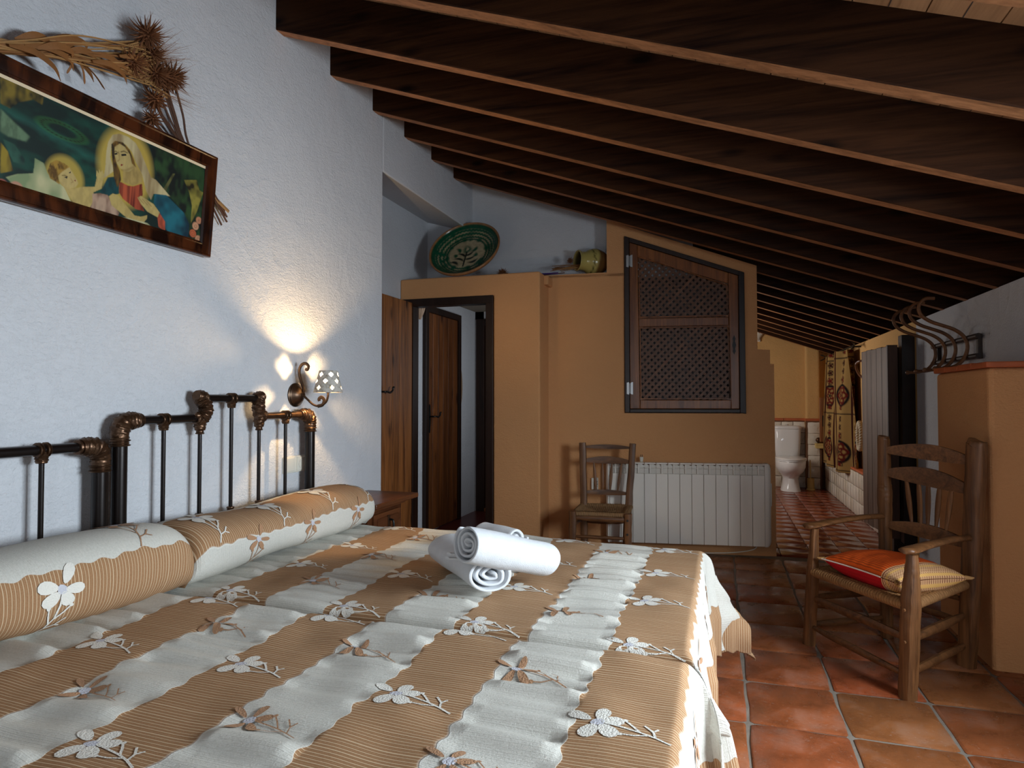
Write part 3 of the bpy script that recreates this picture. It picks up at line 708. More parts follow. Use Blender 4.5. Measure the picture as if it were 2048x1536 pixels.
def headboard(bed, X, ya, yb, dz, step):
    # ya/yb: post positions (ya nearer the camera)
    rz, tz = 1.125+dz, 1.207+dz; s0, s1 = step
    for y, sg, sd in ((ya, 1, 1), (yb, -1, 2)):
        m = MB(); m.tube([(X, y, .0), (X, y, rz-.07)], .0255, 16); m.build('bed_post', M['iron'], bed)
        m = MB(); ornate(m, [(X, y, rz-.075), (X, y, rz-.035), (X, y+sg*.014, rz-.008), (X, y+sg*.045, rz), (X, y+sg*.075, rz)], .0265, sd); collar(m, (X, y, rz-.078), (0,0,1), .034, .026); collar(m, (X, y+sg*.078, rz), (0,1,0), .025, .022)
        m.build('corner_fitting', M['bronze'], bed)
        m = MB(); m.lathe([(.024, -.03), (.036, -.024), (.033, -.012), (.038, .0), (.03, .016), (.025, .03)], (X, y, .705+dz*.3), (0,0,1), 14, 0, True); m.tube([(X, y, .705+dz*.3), (X, y+sg*.045, .705+dz*.3)], .016, 10); m.build('rail_joint', M['bronze'], bed)
    for a, b, z in ((ya+.07, s0+.015, rz), (s0, s1, tz), (s1-.015, yb-.07, rz)):
        m = MB(); m.tube([(X, a, z), (X, b, z)], .0165, 14); m.build('top_rail', M['iron'] if b < 2.6 else M['bronze'], bed)
    m = MB(); m.tube([(X, ya, .705+dz*.3), (X, yb, .705+dz*.3)], .009, 10); m.build('bottom_rail', M['iron'], bed)
    for y, sg, sd in ((s0, 1, 5), (s1, -1, 7)):
        m = MB()
        ornate(m, [(X, y-sg*.022, rz), (X+.006, y-sg*.002, rz-.004), (X+.012, y+sg*.014, rz+.022), (X+.010, y+sg*.018, rz+.05), (X, y+sg*.004, tz-.004), (X, y-sg*.012, tz+.012)], .0225, sd, bumps=.3)
        ornate(m, [(X, y-sg*.022, tz+.012), (X, y+sg*.005, tz+.006), (X, y+sg*.03, tz)], .021, sd+1)
        ornate(m, [(X, y, rz+.01), (X, y, rz-.02), (X, y, rz-.05)], .019, sd+2); collar(m, (X, y, rz-.055), (0,0,1), .017, .022)
        m.ball((X+.012, y-sg*.026, rz+.012), .014, 8, 6)
        m.build('scroll_fitting', M['bronze'], bed)
    mid = (s0+s1)/2
    for y, z1 in (((ya+s0)/2+.004, rz), (s0, rz-.05), (mid, tz), (s1, rz-.05), ((s1+yb)/2-.004, rz)):
        m = MB(); m.tube([(X, y, .71+dz*.3), (X, y, z1)], .0082, 10); m.build('spindle', M['iron'], bed)
        m = MB(); collar(m, (X, y, .722+dz*.3), (0,0,1), .016, .03); m.build('spindle_foot', M['bronze'], bed)
        if z1 >= rz:
            m = MB(); collar(m, (X, y-.012, z1), (0,1,0), .0235, .014); collar(m, (X, y+.012, z1), (0,1,0), .0235, .014); ornate(m, [(X, y, z1-.005), (X, y, z1-.022), (X, y, z1-.042)], .015, 3, 12); m.build('tee_fitting', M['bronze'], bed)
def bed(name, label, y0, y1, pa, pb, dz, step):
    b = thing(name, label, 'bed', (1.0, (y0+y1)/2, 0), 'twin iron beds')
    headboard(b, .06, pa, pb, dz, step)
    m = MB(); n = 12
    m.prism([(.10, y0+.03-SH*0, .30), (.10, y1-.03, .30), (2.01, y1-.03+SH*2, .30), (2.01, y0+.03+SH*2, .30)], (0, 0, .235))
    m.build('mattress', M['mattress'], b, smooth=0, bevel=.03, seg=3)
    m = MB(); m.prism([(.10, y0+.04, .22), (.10, y1-.04, .22), (1.98, y1-.04+SH*2, .22), (1.98, y0+.04+SH*2, .22)], (0, 0, .07)); m.build('bed_base', M['darkwood'], b, smooth=0)
    for x in (.2, 1.9):
        for y in (y0+.1, y1-.12):
            m = MB(); m.tube([(x, y+SH*x, 0), (x, y+SH*x, .23)], .02, 10); m.build('leg', M['iron'], b)
bed('iron_bed', 'black iron bed nearest the camera, its headboard lower than the other one', .60, 1.735, .60, 1.709, -.083, (.97, 1.31))
bed('iron_bed', 'black iron bed with stepped headboard below the wall lamp', 1.775, 3.0, 1.785, 2.914, 0, (2.16, 2.52))

def bolster(label, y0, y1, xc, hw, z0, h, flowers, soff, skew):
    ns, nt = 150, 240
    # cross-section: start on the bed in front, over the top, down at the back
    def f(s, t):     # s arc parameter 0 (back) .. 1 (front), t along Y
        u = (t-y0)/(y1-y0)*2-1
        e = np.clip(1-np.abs(u)**26, 0, 1)**.38
        th = pi*(1.4-1.8*s); c, d = np.cos(th), np.sin(th)
        q = (np.abs(c)**2.5+np.abs(d)**2.5)**(-1/2.5)
        slump = 1-.07*np.cos(u*4+1)
        x = xc+skew*(t-(y0+y1)/2)+hw*c*q*(.55+.45*e)+.012*vnoise(t*4+7, s*3, 5); z = z0+(h*.5+h*.5*d*q*slump)*e
        z = z+.008*vnoise(t*7, s*5, 9)*e
        return np.stack([x, t+SH*x, np.maximum(z, z0-.012)], -1)
    s = np.linspace(0, 1, ns); t = np.linspace(y0, y1, nt); s_, t_ = np.meshgrid(s, t, indexing='ij')
    SC = .80
    uv = np.stack([soff+s_*SC, t_], -1)
    m = MB(); m.grid(f(s_, t_), uv=uv); o = m.build('bolster', M['cloth'], smooth=180)
    tag(o, label, 'bolster', 'bolsters on the two beds')
    g = lambda s2, t2: f((s2-soff)/SC, t2)
    for s0, tt, kind in flowers:
        flower_mesh(g, s0, tt, kind, lift=.003).build('embroidered_flower', [M['embw'] if kind == 'w' else M['embt'], M['embc']], o, smooth=180)
    return o
bolster('round tan bolster with a broad white top on the nearer bed', .62, 1.79, .225, .160, .562, .228, [(.555, 1.335, 'w'), (.555, .95, 'w'), (.33, 1.62, 't'), (.33, 1.15, 't')], -.05, .10)
bolster('long tan bolster with white flowers on the bed below the wall lamp', 1.79, 3.0, .262, .172, .562, .205, [(.545, 1.93, 'w'), (.545, 2.27, 'w'), (.545, 2.62, 'w'), (.545, 2.93, 'w'), (.735, 2.08, 't'), (.735, 2.42, 't'), (.735, 2.78, 't')], .1275, 0)

# rolled towels
def towel_roll(label, a, b, w, h, turns, seed, hem=False):
    a = Vector(a); b = Vector(b); ax = (b-a).normalized(); L = (b-a).length
    sd = Vector((0,0,1)).cross(ax).normalized(); up = ax.cross(sd)
    r_ = random.Random(seed); K = int(turns*30); rr = []
    for k in range(K+1):
        f = k/K; th = 2*pi*turns*f+seed; r = .14+.86*f; r *= 1+.055*sin(3*th+seed)*(1-f)+.04*sin(5*th)*(1-f)
        rr.append((th, r))
    th_ = .88/turns*.60; n = 14; m = MB(); rs = []
    for i in range(n+1):
        s = i/n; ring = []; out = []
        sq = 1+.02*sin(s*9+seed); ed = .0
        for th, r in rr:
            off = (.010*sin(th*.9+seed)+.012*(1-r)) if i in (0, n) else 0
            q = a+ax*(L*s+(off if i == 0 else -off)); bl = .012*(1 if i in (0, n) else 0)
            ring.append(q+sd*(w/2*(r-bl*.5)*cos(th)*sq)+up*(h/2*(r-bl*.5)*sin(th)*sq)); out.append(q+sd*(w/2*(r-th_+bl*.5)*cos(th)*sq)+up*(h/2*(r-th_+bl*.5)*sin(th)*sq))
        rs.append(ring+out[::-1])
    m.rings(rs, True, False)
    # end faces as strips
    N = len(rr)
    for i, fl_ in ((0, 0), (n, 1)):
        base = i*2*N; fs = []
        for k in range(N-1):
            q = (base+k, base+k+1, base+2*N-2-k, base+2*N-1-k); fs.append(q if fl_ else q[::-1])
        m.f.extend(fs); m.m.extend([0]*len(fs))
    o = m.build('rolled_towel', M['towel'], smooth=60)
    sb = o.modifiers.new('soft', 'SUBSURF'); sb.levels = 1; sb.render_levels = 1
    tag(o, label, 'towel', 'rolled white towels on the bed')
    if hem:
        h_ = MB(); th = rr[-1][0]
        for k in range(2):
            pts = []
            for s in np.linspace(-.0, 1.0, 10):
                q = a+ax*(L*s); pts.append(q+sd*(w/2*(.86+.05*k))+up*(-h/2*(.62+.20*k)+.004*sin(s*7)))
            h_.tube(pts, (.011, .0045), 8, up=up)
        h_.build('hem', M['towel'], o)
    return o
towel_roll('rolled white towel lowest in the pile, its spiral end facing the camera', (1.400, 1.990, .634), (1.105, 2.305, .634), .190, .126, 3.2, 1.4)
towel_roll('rolled white towel lying across the lowest one, topmost of the pile', (1.345, 1.885, .757), (1.512, 2.240, .640), .148, .138, 3.4, 4.6, True)
towel_roll('smaller rolled white towel half hidden behind the other two', (1.12, 2.655, .628), (1.31, 2.545, .628), .15, .12, 2.6, 2.6)

# nightstand
ns_ = thing('nightstand', 'small dark wooden nightstand with drawer between bed and open door', 'nightstand', (.17, 3.33, 0))
m = MB(); m.box(.01, .36, 3.08, 3.585, .614, .642); m.build('table_top', M['table'], ns_, smooth=0, bevel=.007, seg=3)
m = MB(); m.box(.02, .272, 3.14, 3.53, .06, .614); m.build('body', M['table'], ns_, smooth=0, bevel=.003)
m = MB(); m.box(.268, .292, 3.12, 3.545, .585, .614); m.build('moulding', M['table'], ns_, smooth=0, bevel=.005)
for z0, z1 in ((.43, .565), (.28, .415)):
    m = MB(); m.box(.27, .288, 3.185, 3.485, z0, z1); d_ = m.build('drawer', M['table'], ns_, smooth=0, bevel=.005)
    m = MB(); m.box(.286, .294, 3.215, 3.455, z0+.025, z1-.025); m.build('drawer_panel', M['table'], d_, smooth=0, bevel=.006)
    m = MB(); m.box(.293, .299, 3.322, 3.348, z0+.035, z1-.02); m.build('key_plate', M['bronze'], d_, smooth=0, bevel=.003)
    m = MB(); m.tube(bez([(.298, 3.335, z0+.09), (.322, 3.335, z0+.085), (.326, 3.335, z0+.05), (.318, 3.335, z0+.02)], 5), .006, 8); m.build('drawer_pull', M['blackiron'], d_)
for x in (.03, .245):
    for y in (3.15, 3.50):
        m = MB(); m.box(x, x+.03, y, y+.03, 0, .07); m.build('leg', M['table'], ns_, smooth=0, bevel=.003)

# wall lamp
wlamp = thing('wall_lamp', 'bronze scroll wall lamp with pierced grey shade, switched on above the bed', 'wall lamp', (0, 2.868, 1.226))
m = MB(); m.lathe([(.062, 0), (.062, .006), (.056, .010), (.058, .014), (.050, .020), (.042, .030), (.028, .040), (.014, .046), (.012, .052), (.010, .056), (.0, .057)], (0, 2.868, 1.226), (1,0,0), 28); m.build('back_plate', M['lampmetal'], wlamp)
m = MB()
m.tube(bez([(.05, 2.868, 1.226), (.075, 2.866, 1.205), (.115, 2.864, 1.176), (.155, 2.861, 1.170), (.19, 2.859, 1.188), (.203, 2.858, 1.215), (.205, 2.858, 1.243)], 7), .0058, 8)
m.tube(bez([(.142, 2.861, 1.168), (.172, 2.860, 1.176), (.18, 2.860, 1.200), (.166, 2.860, 1.214), (.150, 2.861, 1.206), (.152, 2.861, 1.194)], 7), (.0095, .0022), 8, up=(0,1,0)); m.build('arm', M['lampmetal'], wlamp)
m = MB(); m.tube(bez([(.05, 2.868, 1.236), (.052, 2.866, 1.262), (.040, 2.862, 1.300), (.032, 2.858, 1.345), (.045, 2.856, 1.378), (.070, 2.856, 1.388), (.088, 2.857, 1.374), (.082, 2.857, 1.356), (.070, 2.857, 1.36)], 7), (.0085, .003), 8, up=(0,1,0)); m.build('scroll', M['lampmetal'], wlamp)
SX, SY, SZ0, SZ1 = .205, 2.858, 1.238, 1.349
m = MB(); m.lathe([(.006, 1.236-SZ0), (.03, .006), (.034, .012), (.012, .014), (.012, .03)], (SX, SY, SZ0), (0,0,1), 14, 0, True); m.build('gallery', M['lampmetal'], wlamp)
m = MB(); m.lathe([(.009, .022), (.009, .032), (.013, .042), (.014, .05), (.011, .06), (.004, .067), (.0005, .068)], (SX, SY, SZ0), (0,0,1), 14, 0, True); bulb = m.build('bulb', M['bulb'], wlamp, smooth=180)
# shade: cone with clover holes cut out
nr, na = 84, 400; vs = []; fs = []
clov = []
for row, (v, off) in enumerate(((.22, 0), (.52, .5), (.82, 0))):
    for k in range(6): clov.append((v, (k+off)/6*2*pi+.35))
for i in range(nr+1):
    v = i/nr; r = .0735-(.0735-.0445)*v
    for j in range(na):
        th = 2*pi*j/na; wv = 1+.012*sin(8*th)*(1-v)
        vs.append((SX+r*wv*cos(th), SY+r*wv*sin(th), SZ0+(SZ1-SZ0)*v))
def hole(v, th):
    r = .0735-.029*v
    for cv, ct in clov:
        dx = ((th-ct+pi) % (2*pi)-pi)*r; dz = (v-cv)*.111
        for a in (.0, 1.571, 3.142, 4.712):
            if (dx-.0066*cos(a))**2+(dz-.0066*sin(a))**2 < .0047**2: return True
    return False
for i in range(nr):
    for j in range(na):
        if not hole((i+.5)/nr, 2*pi*(j+.5)/na): k = (j+1) % na; fs.append((i*na+j, i*na+k, (i+1)*na+k, (i+1)*na+j))
m = MB(); m.add(vs, fs); sh_ = m.build('lamp_shade', M['lshade'], wlamp, smooth=180); so = sh_.modifiers.new('t', 'SOLIDIFY'); so.thickness = .0014
l = bpy.data.lights.new('lamp_light', 'POINT'); l.energy = 7.5; l.color = (1, .66, .32); l.shadow_soft_size = .007
lo = bpy.data.objects.new('lamp_light', l); COL.objects.link(lo); lo.location = (SX, SY, SZ0+.066); bulb.visible_shadow = True
l.energy = 17
lo.location = (SX, SY, SZ0+.080)
# outlet
so_ = thing('wall_socket', 'cream double wall socket behind the headboard of the farther bed', 'socket', (0, 2.855, .87))
m = MB(); m.box(0, .014, 2.768, 2.945, .828, .912); m.build('frame', M['plastic'], so_, smooth=0, bevel=.004)
for y in (2.812, 2.902):
    m = MB(); m.box(.012, .02, y-.036, y+.036, .836, .904); c = m.build('cover', M['plastic'], so_, smooth=0, bevel=.003)
m = MB(); m.lathe([(.026, .0), (.026, .003), (.022, .003), (.021, -.006), (.0, -.006)], (.019, 2.902, .87), (1,0,0), 24); m.build('socket_well', M['enameld'], so_)
for dy in (-.0095, .0095):
    m = MB(); m.tube([(.0132, 2.902+dy, .87), (.0142, 2.902+dy, .87)], .003, 8); m.build('pin_hole', M['dark'], so_)

# framed print leaning out from the wall
PY0, PY1 = .98, 2.228; A0 = Vector((.028, 0, 1.806)); A1 = Vector((.062, 0, 2.232)); upv = (A1-A0); PH = upv.length; upv.normalize(); nv = Vector((upv.z, 0, -upv.x))
pic = thing('framed_print', 'lacquered frame holding a green devotional print of mother and child', 'picture', (.03, (PY0+PY1)/2, 1.806))
def PF(y, v, o=0): return Vector((0, y, 0))+A0+upv*v+nv*o
fw = .058
def frame_bar(p, q, inner_p, inner_q):
    m = MB(); prof = [(0, -.012), (0, .010), (.06, .016), (.16, .016), (.22, .011), (.5, .0105), (.80, .008), (.86, .012), (1, .006), (1, -.004)]
    rs = [[Vector(a).lerp(Vector(b), s)+nv*o for s, o in prof] for a, b in ((p, inner_p), (q, inner_q))]
    m.rings(rs); m.build('frame_bar', M['pframe'], pic, smooth=25)
c0, c1, c2, c3 = PF(PY0, 0), PF(PY1, 0), PF(PY1, PH), PF(PY0, PH)
i0, i1, i2, i3 = PF(PY0+fw, fw), PF(PY1-fw, fw), PF(PY1-fw, PH-fw), PF(PY0+fw, PH-fw)
for a, b, c, d in ((c0, c1, i0, i1), (c1, c2, i1, i2), (c2, c3, i2, i3), (c3, c0, i3, i0)): frame_bar(a, b, c, d)
PIC = {
 'veil': [(0.619,0.884),(0.641,0.925),(0.673,0.933),(0.702,0.902),(0.723,0.831),(0.746,0.718),(0.769,0.602),(0.79,0.595),(0.852,0.471),(0.784,0.431),(0.776,0.351),(0.753,0.442),(0.735,0.592),(0.707,0.7),(0.691,0.791),(0.666,0.842),(0.63,0.824),(0.618,0.756),(0.616,0.647),(0.633,0.519),(0.6,0.403),(0.603,0.551),(0.602,0.683),(0.606,0.794)],
 'face': [(0.624,0.763),(0.643,0.834),(0.666,0.829),(0.686,0.772),(0.698,0.689),(0.7,0.622),(0.687,0.573),(0.671,0.555),(0.654,0.571),(0.637,0.618),(0.629,0.688)],
 'hair': [(0.617,0.782),(0.629,0.834),(0.656,0.851),(0.681,0.806),(0.7,0.719),(0.709,0.646),(0.694,0.67),(0.684,0.756),(0.664,0.813),(0.645,0.824),(0.629,0.769),(0.63,0.689),(0.64,0.607),(0.653,0.541),(0.66,0.453),(0.648,0.36),(0.635,0.441),(0.63,0.529),(0.621,0.678)],
 'neck': [(0.664,0.567),(0.703,0.681),(0.735,0.592),(0.737,0.51),(0.704,0.441),(0.667,0.441)],
 'dress': [(0.653,0.433),(0.686,0.42),(0.705,0.433),(0.737,0.496),(0.743,0.375),(0.732,0.308),(0.755,0.203),(0.72,0.199),(0.671,0.262),(0.656,0.314)],
 'robe': [(0.789,0.436),(0.836,0.469),(0.882,0.395),(0.917,0.338),(0.944,0.225),(0.944,0.01),(0.864,0.022),(0.835,0.115),(0.815,0.244),(0.787,0.334)],
 'robe2': [(0.613,0.429),(0.652,0.486),(0.657,0.301),(0.622,0.24),(0.591,0.248)],
 'hand': [(0.724,0.328),(0.736,0.36),(0.787,0.319),(0.815,0.244),(0.812,0.182),(0.765,0.212),(0.738,0.272)],
 'cuff': [(0.813,0.242),(0.839,0.163),(0.842,0.048),(0.814,0.084),(0.807,0.178)],
 'bhair': [(0.427,0.287),(0.433,0.366),(0.45,0.418),(0.473,0.413),(0.489,0.394),(0.468,0.32),(0.458,0.271),(0.465,0.193),(0.455,0.207),(0.436,0.223)],
 'bface': [(0.457,0.296),(0.467,0.338),(0.489,0.394),(0.502,0.346),(0.515,0.297),(0.52,0.265),(0.513,0.218),(0.491,0.176),(0.475,0.191),(0.462,0.228)],
 'body': [(0.479,0.182),(0.502,0.194),(0.537,0.25),(0.573,0.288),(0.578,0.418),(0.59,0.47),(0.6,0.416),(0.595,0.291),(0.57,0.227),(0.577,0.155),(0.562,0.062),(0.547,-0.004),(0.522,0.012),(0.496,0.112)],
 'hand2': [(0.575,0.401),(0.575,0.46),(0.582,0.436),(0.583,0.483),(0.588,0.449),(0.594,0.488),(0.597,0.452),(0.601,0.456),(0.599,0.388),(0.584,0.359)],
 'cloth': [(0.567,0.21),(0.591,0.241),(0.617,0.248),(0.637,0.187),(0.662,0.102),(0.658,0.058),(0.605,0.063),(0.559,0.02),(0.569,0.121)],
 'legs': [(0.622,0.24),(0.634,0.281),(0.652,0.284),(0.672,0.235),(0.718,0.126),(0.742,0.134),(0.766,0.173),(0.766,0.135),(0.747,0.046),(0.705,0.053),(0.661,0.115),(0.633,0.157)],
 'pillow': [(0.39,0.363),(0.415,0.346),(0.428,0.263),(0.479,0.182),(0.514,0.005),(0.456,-0.001),(0.409,-0.011),(0.36,0.01),(0.318,0.105),(0.346,0.165),(0.389,0.22)],
 'sheet': [(0.551,0.0),(0.596,0.068),(0.649,0.051),(0.695,0.077),(0.768,0.087),(0.828,-0.008),(0.745,-0.004),(0.651,-0.003)],
 'forest': [(0.761,0.92),(0.821,0.994),(0.903,1.036),(0.993,0.989),(1.022,0.039),(0.95,0.015),(0.917,0.338),(0.846,0.479),(0.794,0.629)],
 'bark1': [(0.906,0.722),(0.963,0.783),(0.978,0.676),(0.997,0.664),(0.974,0.406),(0.949,0.229),(0.949,0.46),(0.933,0.598)],
 'bark2': [(0.819,0.51),(0.855,0.741),(0.866,0.753),(0.839,0.56),(0.83,0.478)],
 'tree': [(0.286,0.977),(0.334,1.003),(0.401,0.975),(0.399,0.877),(0.374,0.888),(0.338,0.812),(0.317,0.724),(0.291,0.731)],
 'cloud': [(0.292,0.688),(0.319,0.634),(0.372,0.542),(0.363,0.484),(0.316,0.47),(0.296,0.489)],
 'trunk': [(0.298,0.401),(0.319,0.336),(0.336,0.182),(0.304,0.124)],
 'bush': [(0.304,0.431),(0.334,0.423),(0.363,0.32),(0.364,0.262),(0.334,0.262),(0.319,0.336)],
 'halo1': [(0.596,0.398),(0.59,0.641),(0.599,0.811),(0.627,0.94),(0.662,0.994),(0.7,0.969),(0.732,0.884),(0.76,0.748),(0.779,0.613),(0.755,0.558),(0.714,0.793),(0.655,0.884),(0.613,0.776),(0.604,0.593)],
 'halo2': [(0.421,0.255),(0.42,0.363),(0.442,0.444),(0.472,0.455),(0.505,0.412),(0.527,0.31),(0.533,0.24),(0.517,0.248),(0.498,0.366),(0.466,0.405),(0.437,0.371)],
 'lips': [(0.654,0.618),(0.664,0.623),(0.656,0.596)],
 'eye1': [(0.63,0.703),(0.639,0.72),(0.64,0.702),(0.631,0.687)],
 'eye2': [(0.653,0.722),(0.67,0.746),(0.672,0.728),(0.655,0.704)],
 'blip': [(0.506,0.28),(0.511,0.293),(0.512,0.275)],
 'beye1': [(0.476,0.28),(0.486,0.302),(0.485,0.276)],
 'beye2': [(0.489,0.337),(0.494,0.356),(0.495,0.338)],
}
def paint():
    nu, nv = 900, 300
    U, V = np.meshgrid(np.linspace(0, 1, nu), np.linspace(0, 1, nv), indexing='ij'); AS = 3.2
    X = U*AS
    img = np.zeros((nu, nv, 3)); img[:] = lin(4, 38, 32)
    nz = vnoise(U*14, V*7, 1)+.5*vnoise(U*30+9, V*16, 2)+.25*vnoise(U*60, V*30, 5)
    img += np.clip(nz+.12, 0, 1)[..., None]*np.array(lin(20, 98, 76))*.9
    img += (np.clip(1-np.abs(V-.62+.5*(U-.45)+.06*nz)/.07, 0, 1)*(U < .62))[..., None]*np.array(lin(40, 110, 95))*.5
    def inside(P):
        r = np.zeros(U.shape, bool); n = len(P)
        for i in range(n):
            (x1, y1), (x2, y2) = P[i], P[(i+1) % n]
            c = ((y1 > V) != (y2 > V)) & (U < (x2-x1)*(V-y1)/((y2-y1) or 1e-9)+x1); r ^= c
        return r.astype(float)
    def blur(a, k):
        for _ in range(k):
            a = (a+np.roll(a, 1, 0)+np.roll(a, -1, 0)+np.roll(a, 1, 1)+np.roll(a, -1, 1))/5
        return a
    def fill(nm, col, k=1, tex=.25, f=(30, 14), var=None):
        nonlocal img
        a = blur(inside(PIC[nm]), k*2)[..., None]
        t = np.clip(.5+vnoise(U*f[0]*3.2, V*f[1], len(nm))*1.6+.8*vnoise(U*f[0]*8, V*f[1]*2.4, 3), 0, 1)[..., None]
        c = np.array(lin(*col))*(1-tex+tex*2*t) if var is None else np.array(lin(*col))*(1-t)+np.array(lin(*var))*t
        img = img*(1-a)+c*a
    fill('cloud', (110, 140, 105), 5, .2); fill('tree', (20, 26, 10), 2, .2, (14, 9), (150, 126, 40)); fill('bush', (14, 52, 44), 2, .2, (12, 9), (50, 104, 84))
    fill('trunk', (70, 50, 14), 1, .2, (16, 3), (176, 150, 40)); fill('forest', (6, 22, 18), 2, .2, (11, 8), (48, 84, 44))
    fill('bark1', (40, 36, 14), 1, .2, (9, 9), (170, 160, 70)); fill('bark2', (20, 20, 12), 1, .2, (9, 9), (110, 110, 60))
    for cu, cv, ru, rv, s, col in ((.675, .60, .105, .44, 1, (222, 190, 84)), (.478, .27, .062, .23, 1, (214, 184, 80))):
        d = np.sqrt(((U-cu)/ru)**2+((V-cv)/rv)**2); a = np.clip((1.06-d)/.24, 0, 1)[..., None]*.92; img = img*(1-a)+np.array(lin(*col))*a
    d = np.sqrt(((U-.462)/.062)**2+((V-.715+(U-.46)*.05)/.065)**2)
    a = np.clip(1-np.abs(d-1)/.42, 0, 1)[..., None]*.4; img += a*np.array(lin(80, 160, 70))
    rg = np.clip(1-np.abs(d-1)/.2, 0, 1)*(.75+.25*np.sin(np.arctan2(V-.715, (U-.462)*1.1)*26)); rg = np.clip(rg, 0, 1)[..., None]; img = img*(1-rg)+np.array(lin(12, 16, 6))*rg
    fill('pillow', (150, 170, 120), 1, .2, (7, 5), (226, 220, 166)); fill('robe2', (10, 70, 72), 2); fill('veil', (176, 150, 104), 1, .2, (16, 2.5), (232, 214, 160))
    fill('neck', (196, 166, 96), 1, .15); fill('dress', (120, 38, 22), 1, .2, (26, 1.6), (214, 98, 60)); fill('robe', (6, 52, 70), 1, .2, (7, 6), (34, 124, 140))
    fill('face', (216, 190, 120), 1, .08); fill('hair', (52, 36, 12), 1, .2, (26, 12), (140, 100, 34)); fill('hand', (216, 190, 118), 1, .1); fill('cuff', (200, 90, 60), 1)
    fill('body', (216, 188, 112), 1, .1); fill('hand2', (218, 192, 116), 0, .1); fill('bface', (222, 194, 122), 1, .08); fill('bhair', (110, 76, 20), 1, .2, (34, 22), (196, 152, 58))
    fill('cloth', (150, 112, 92), 1, .2, (16, 7), (216, 180, 150)); fill('legs', (214, 186, 110), 1, .1); fill('sheet', (160, 164, 120), 1, .2, (8, 7), (224, 216, 168))
    for nm, c in (('lips', (150, 50, 40)), ('eye1', (40, 36, 26)), ('eye2', (40, 36, 26)), ('blip', (150, 50, 40)), ('beye1', (44, 44, 36)), ('beye2', (44, 44, 36))): fill(nm, c, 0, 0)
    # brow, nose and jaw shading lines of the printed drawing
    def stroke(pts, w, col, al=.7):
        nonlocal img
        a = np.zeros(U.shape)
        for (x1, y1), (x2, y2) in zip(pts[:-1], pts[1:]):
            dx, dy = (x2-x1)*AS, y2-y1; t = np.clip(((X-x1*AS)*dx+(V-y1)*dy)/(dx*dx+dy*dy), 0, 1)
            dd = np.sqrt((X-x1*AS-t*dx)**2+(V-y1-t*dy)**2); a = np.maximum(a, np.clip(1.4-dd/w, 0, 1))
        a = (a*al)[..., None]; img = img*(1-a)+np.array(lin(*col))*a
    stroke([(.644, .74), (.649, .66), (.643, .635)], .008, (160, 124, 66), .5); stroke([(.652, .745), (.662, .765), (.675, .762)], .007, (80, 56, 24), .7)
    stroke([(.627, .715), (.634, .73), (.642, .722)], .007, (80, 56, 24), .7); stroke([(.66, .56), (.676, .575), (.697, .63)], .012, (150, 112, 60), .4)
    stroke([(.47, .29), (.478, .30), (.486, .295)], .006, (110, 76, 30), .6); stroke([(.497, .285), (.503, .262), (.499, .25)], .006, (170, 130, 70), .5)
    for x in (.728, .742, .757): stroke([(x, .33), (x+.022, .285)], .006, (150, 110, 60), .5)
    for cu, cv, r, c in ((.986, .31, .045, (222, 150, 110)), (.973, .23, .05, (230, 170, 130)), (.963, .13, .05, (214, 110, 70)), (.99, .08, .05, (226, 160, 120)), (.347, .04, .06, (222, 160, 130)), (.311, .03, .05, (210, 110, 90))):
        d = np.sqrt(((U-cu)*AS)**2+(V-cv)**2)/r; a = np.clip((1.1-d)*4, 0, 1)[..., None]*(1-.35*np.clip(np.sin(d*9+nz*8), 0, 1))[..., None]; img = img*(1-a)+np.array(lin(*c))*a
    return np.clip(img*.62, 0, 1)
img = paint(); nu, nv_ = img.shape[:2]
ys = np.linspace(PY0+fw-.004, PY1-fw+.004, nu); vv = np.linspace(fw-.022, PH-fw+.004, nv_)
Yg, Vg = np.meshgrid(ys, vv, indexing='ij')
P = np.stack([A0.x+upv.x*Vg+nv.x*.004, Yg, A0.z+upv.z*Vg+nv.z*.004], -1)
m = MB(); m.grid(P, col=img); m.build('print', M['print'], pic, smooth=180)
m = MB(); m.prism([PF(PY0+fw-.01, PH-fw-.010, .0052), PF(PY1-fw+.01, PH-fw-.010, .0052), PF(PY1-fw+.01, PH-fw+.01, .0052), PF(PY0+fw-.01, PH-fw+.01, .0052)], nv*.001); m.build('paper_border', plain('cream_paper', lin(226, 206, 170), .8), pic, smooth=0)
m = MB(); m.prism([PF(PY0+.01, .01, -.012), PF(PY1-.01, .01, -.012), PF(PY1-.01, PH-.01, -.012), PF(PY0+.01, PH-.01, -.012)], nv*.012); m.build('back_board', M['darkwood'], pic, smooth=0)

# dried wheat and thistles tucked behind the picture
wheat = thing('dried_wheat', 'bunch of dried wheat stalks lying behind the framed print', 'dried flowers', (.05, 1.6, 2.33))
r = random.Random(3)
def wob(p, a): return Vector(p)+Vector((r.uniform(-a, a)*.5, r.uniform(-a, a), r.uniform(-a, a)))
heads = []
for k in range(26):
    y0, z0 = 1.22+r.uniform(-.04, .04), 2.20+r.uniform(-.035, .035); f = k/25
    y1, z1 = 1.80+r.uniform(-.06, .07), 2.37+.15*f+r.uniform(-.03, .03)
    x = r.uniform(.03, .085)
    p = bez([(x-.005, y0, z0), (x, 1.42+r.uniform(-.02, .02), 2.265+.035*f+r.uniform(-.01, .01)), (x+.004, 1.60, 2.325+.08*f+r.uniform(-.012, .012)), (x+.006, y1, z1)], 5)
    m = MB(); m.tube(p, [.0042]*5+[.0028]*(len(p)-5), 5); m.build('stem', M['straw2'] if k % 3 else M['straw'], wheat)
    heads.append((p[-1], (p[-1]-p[-2]).normalized()))
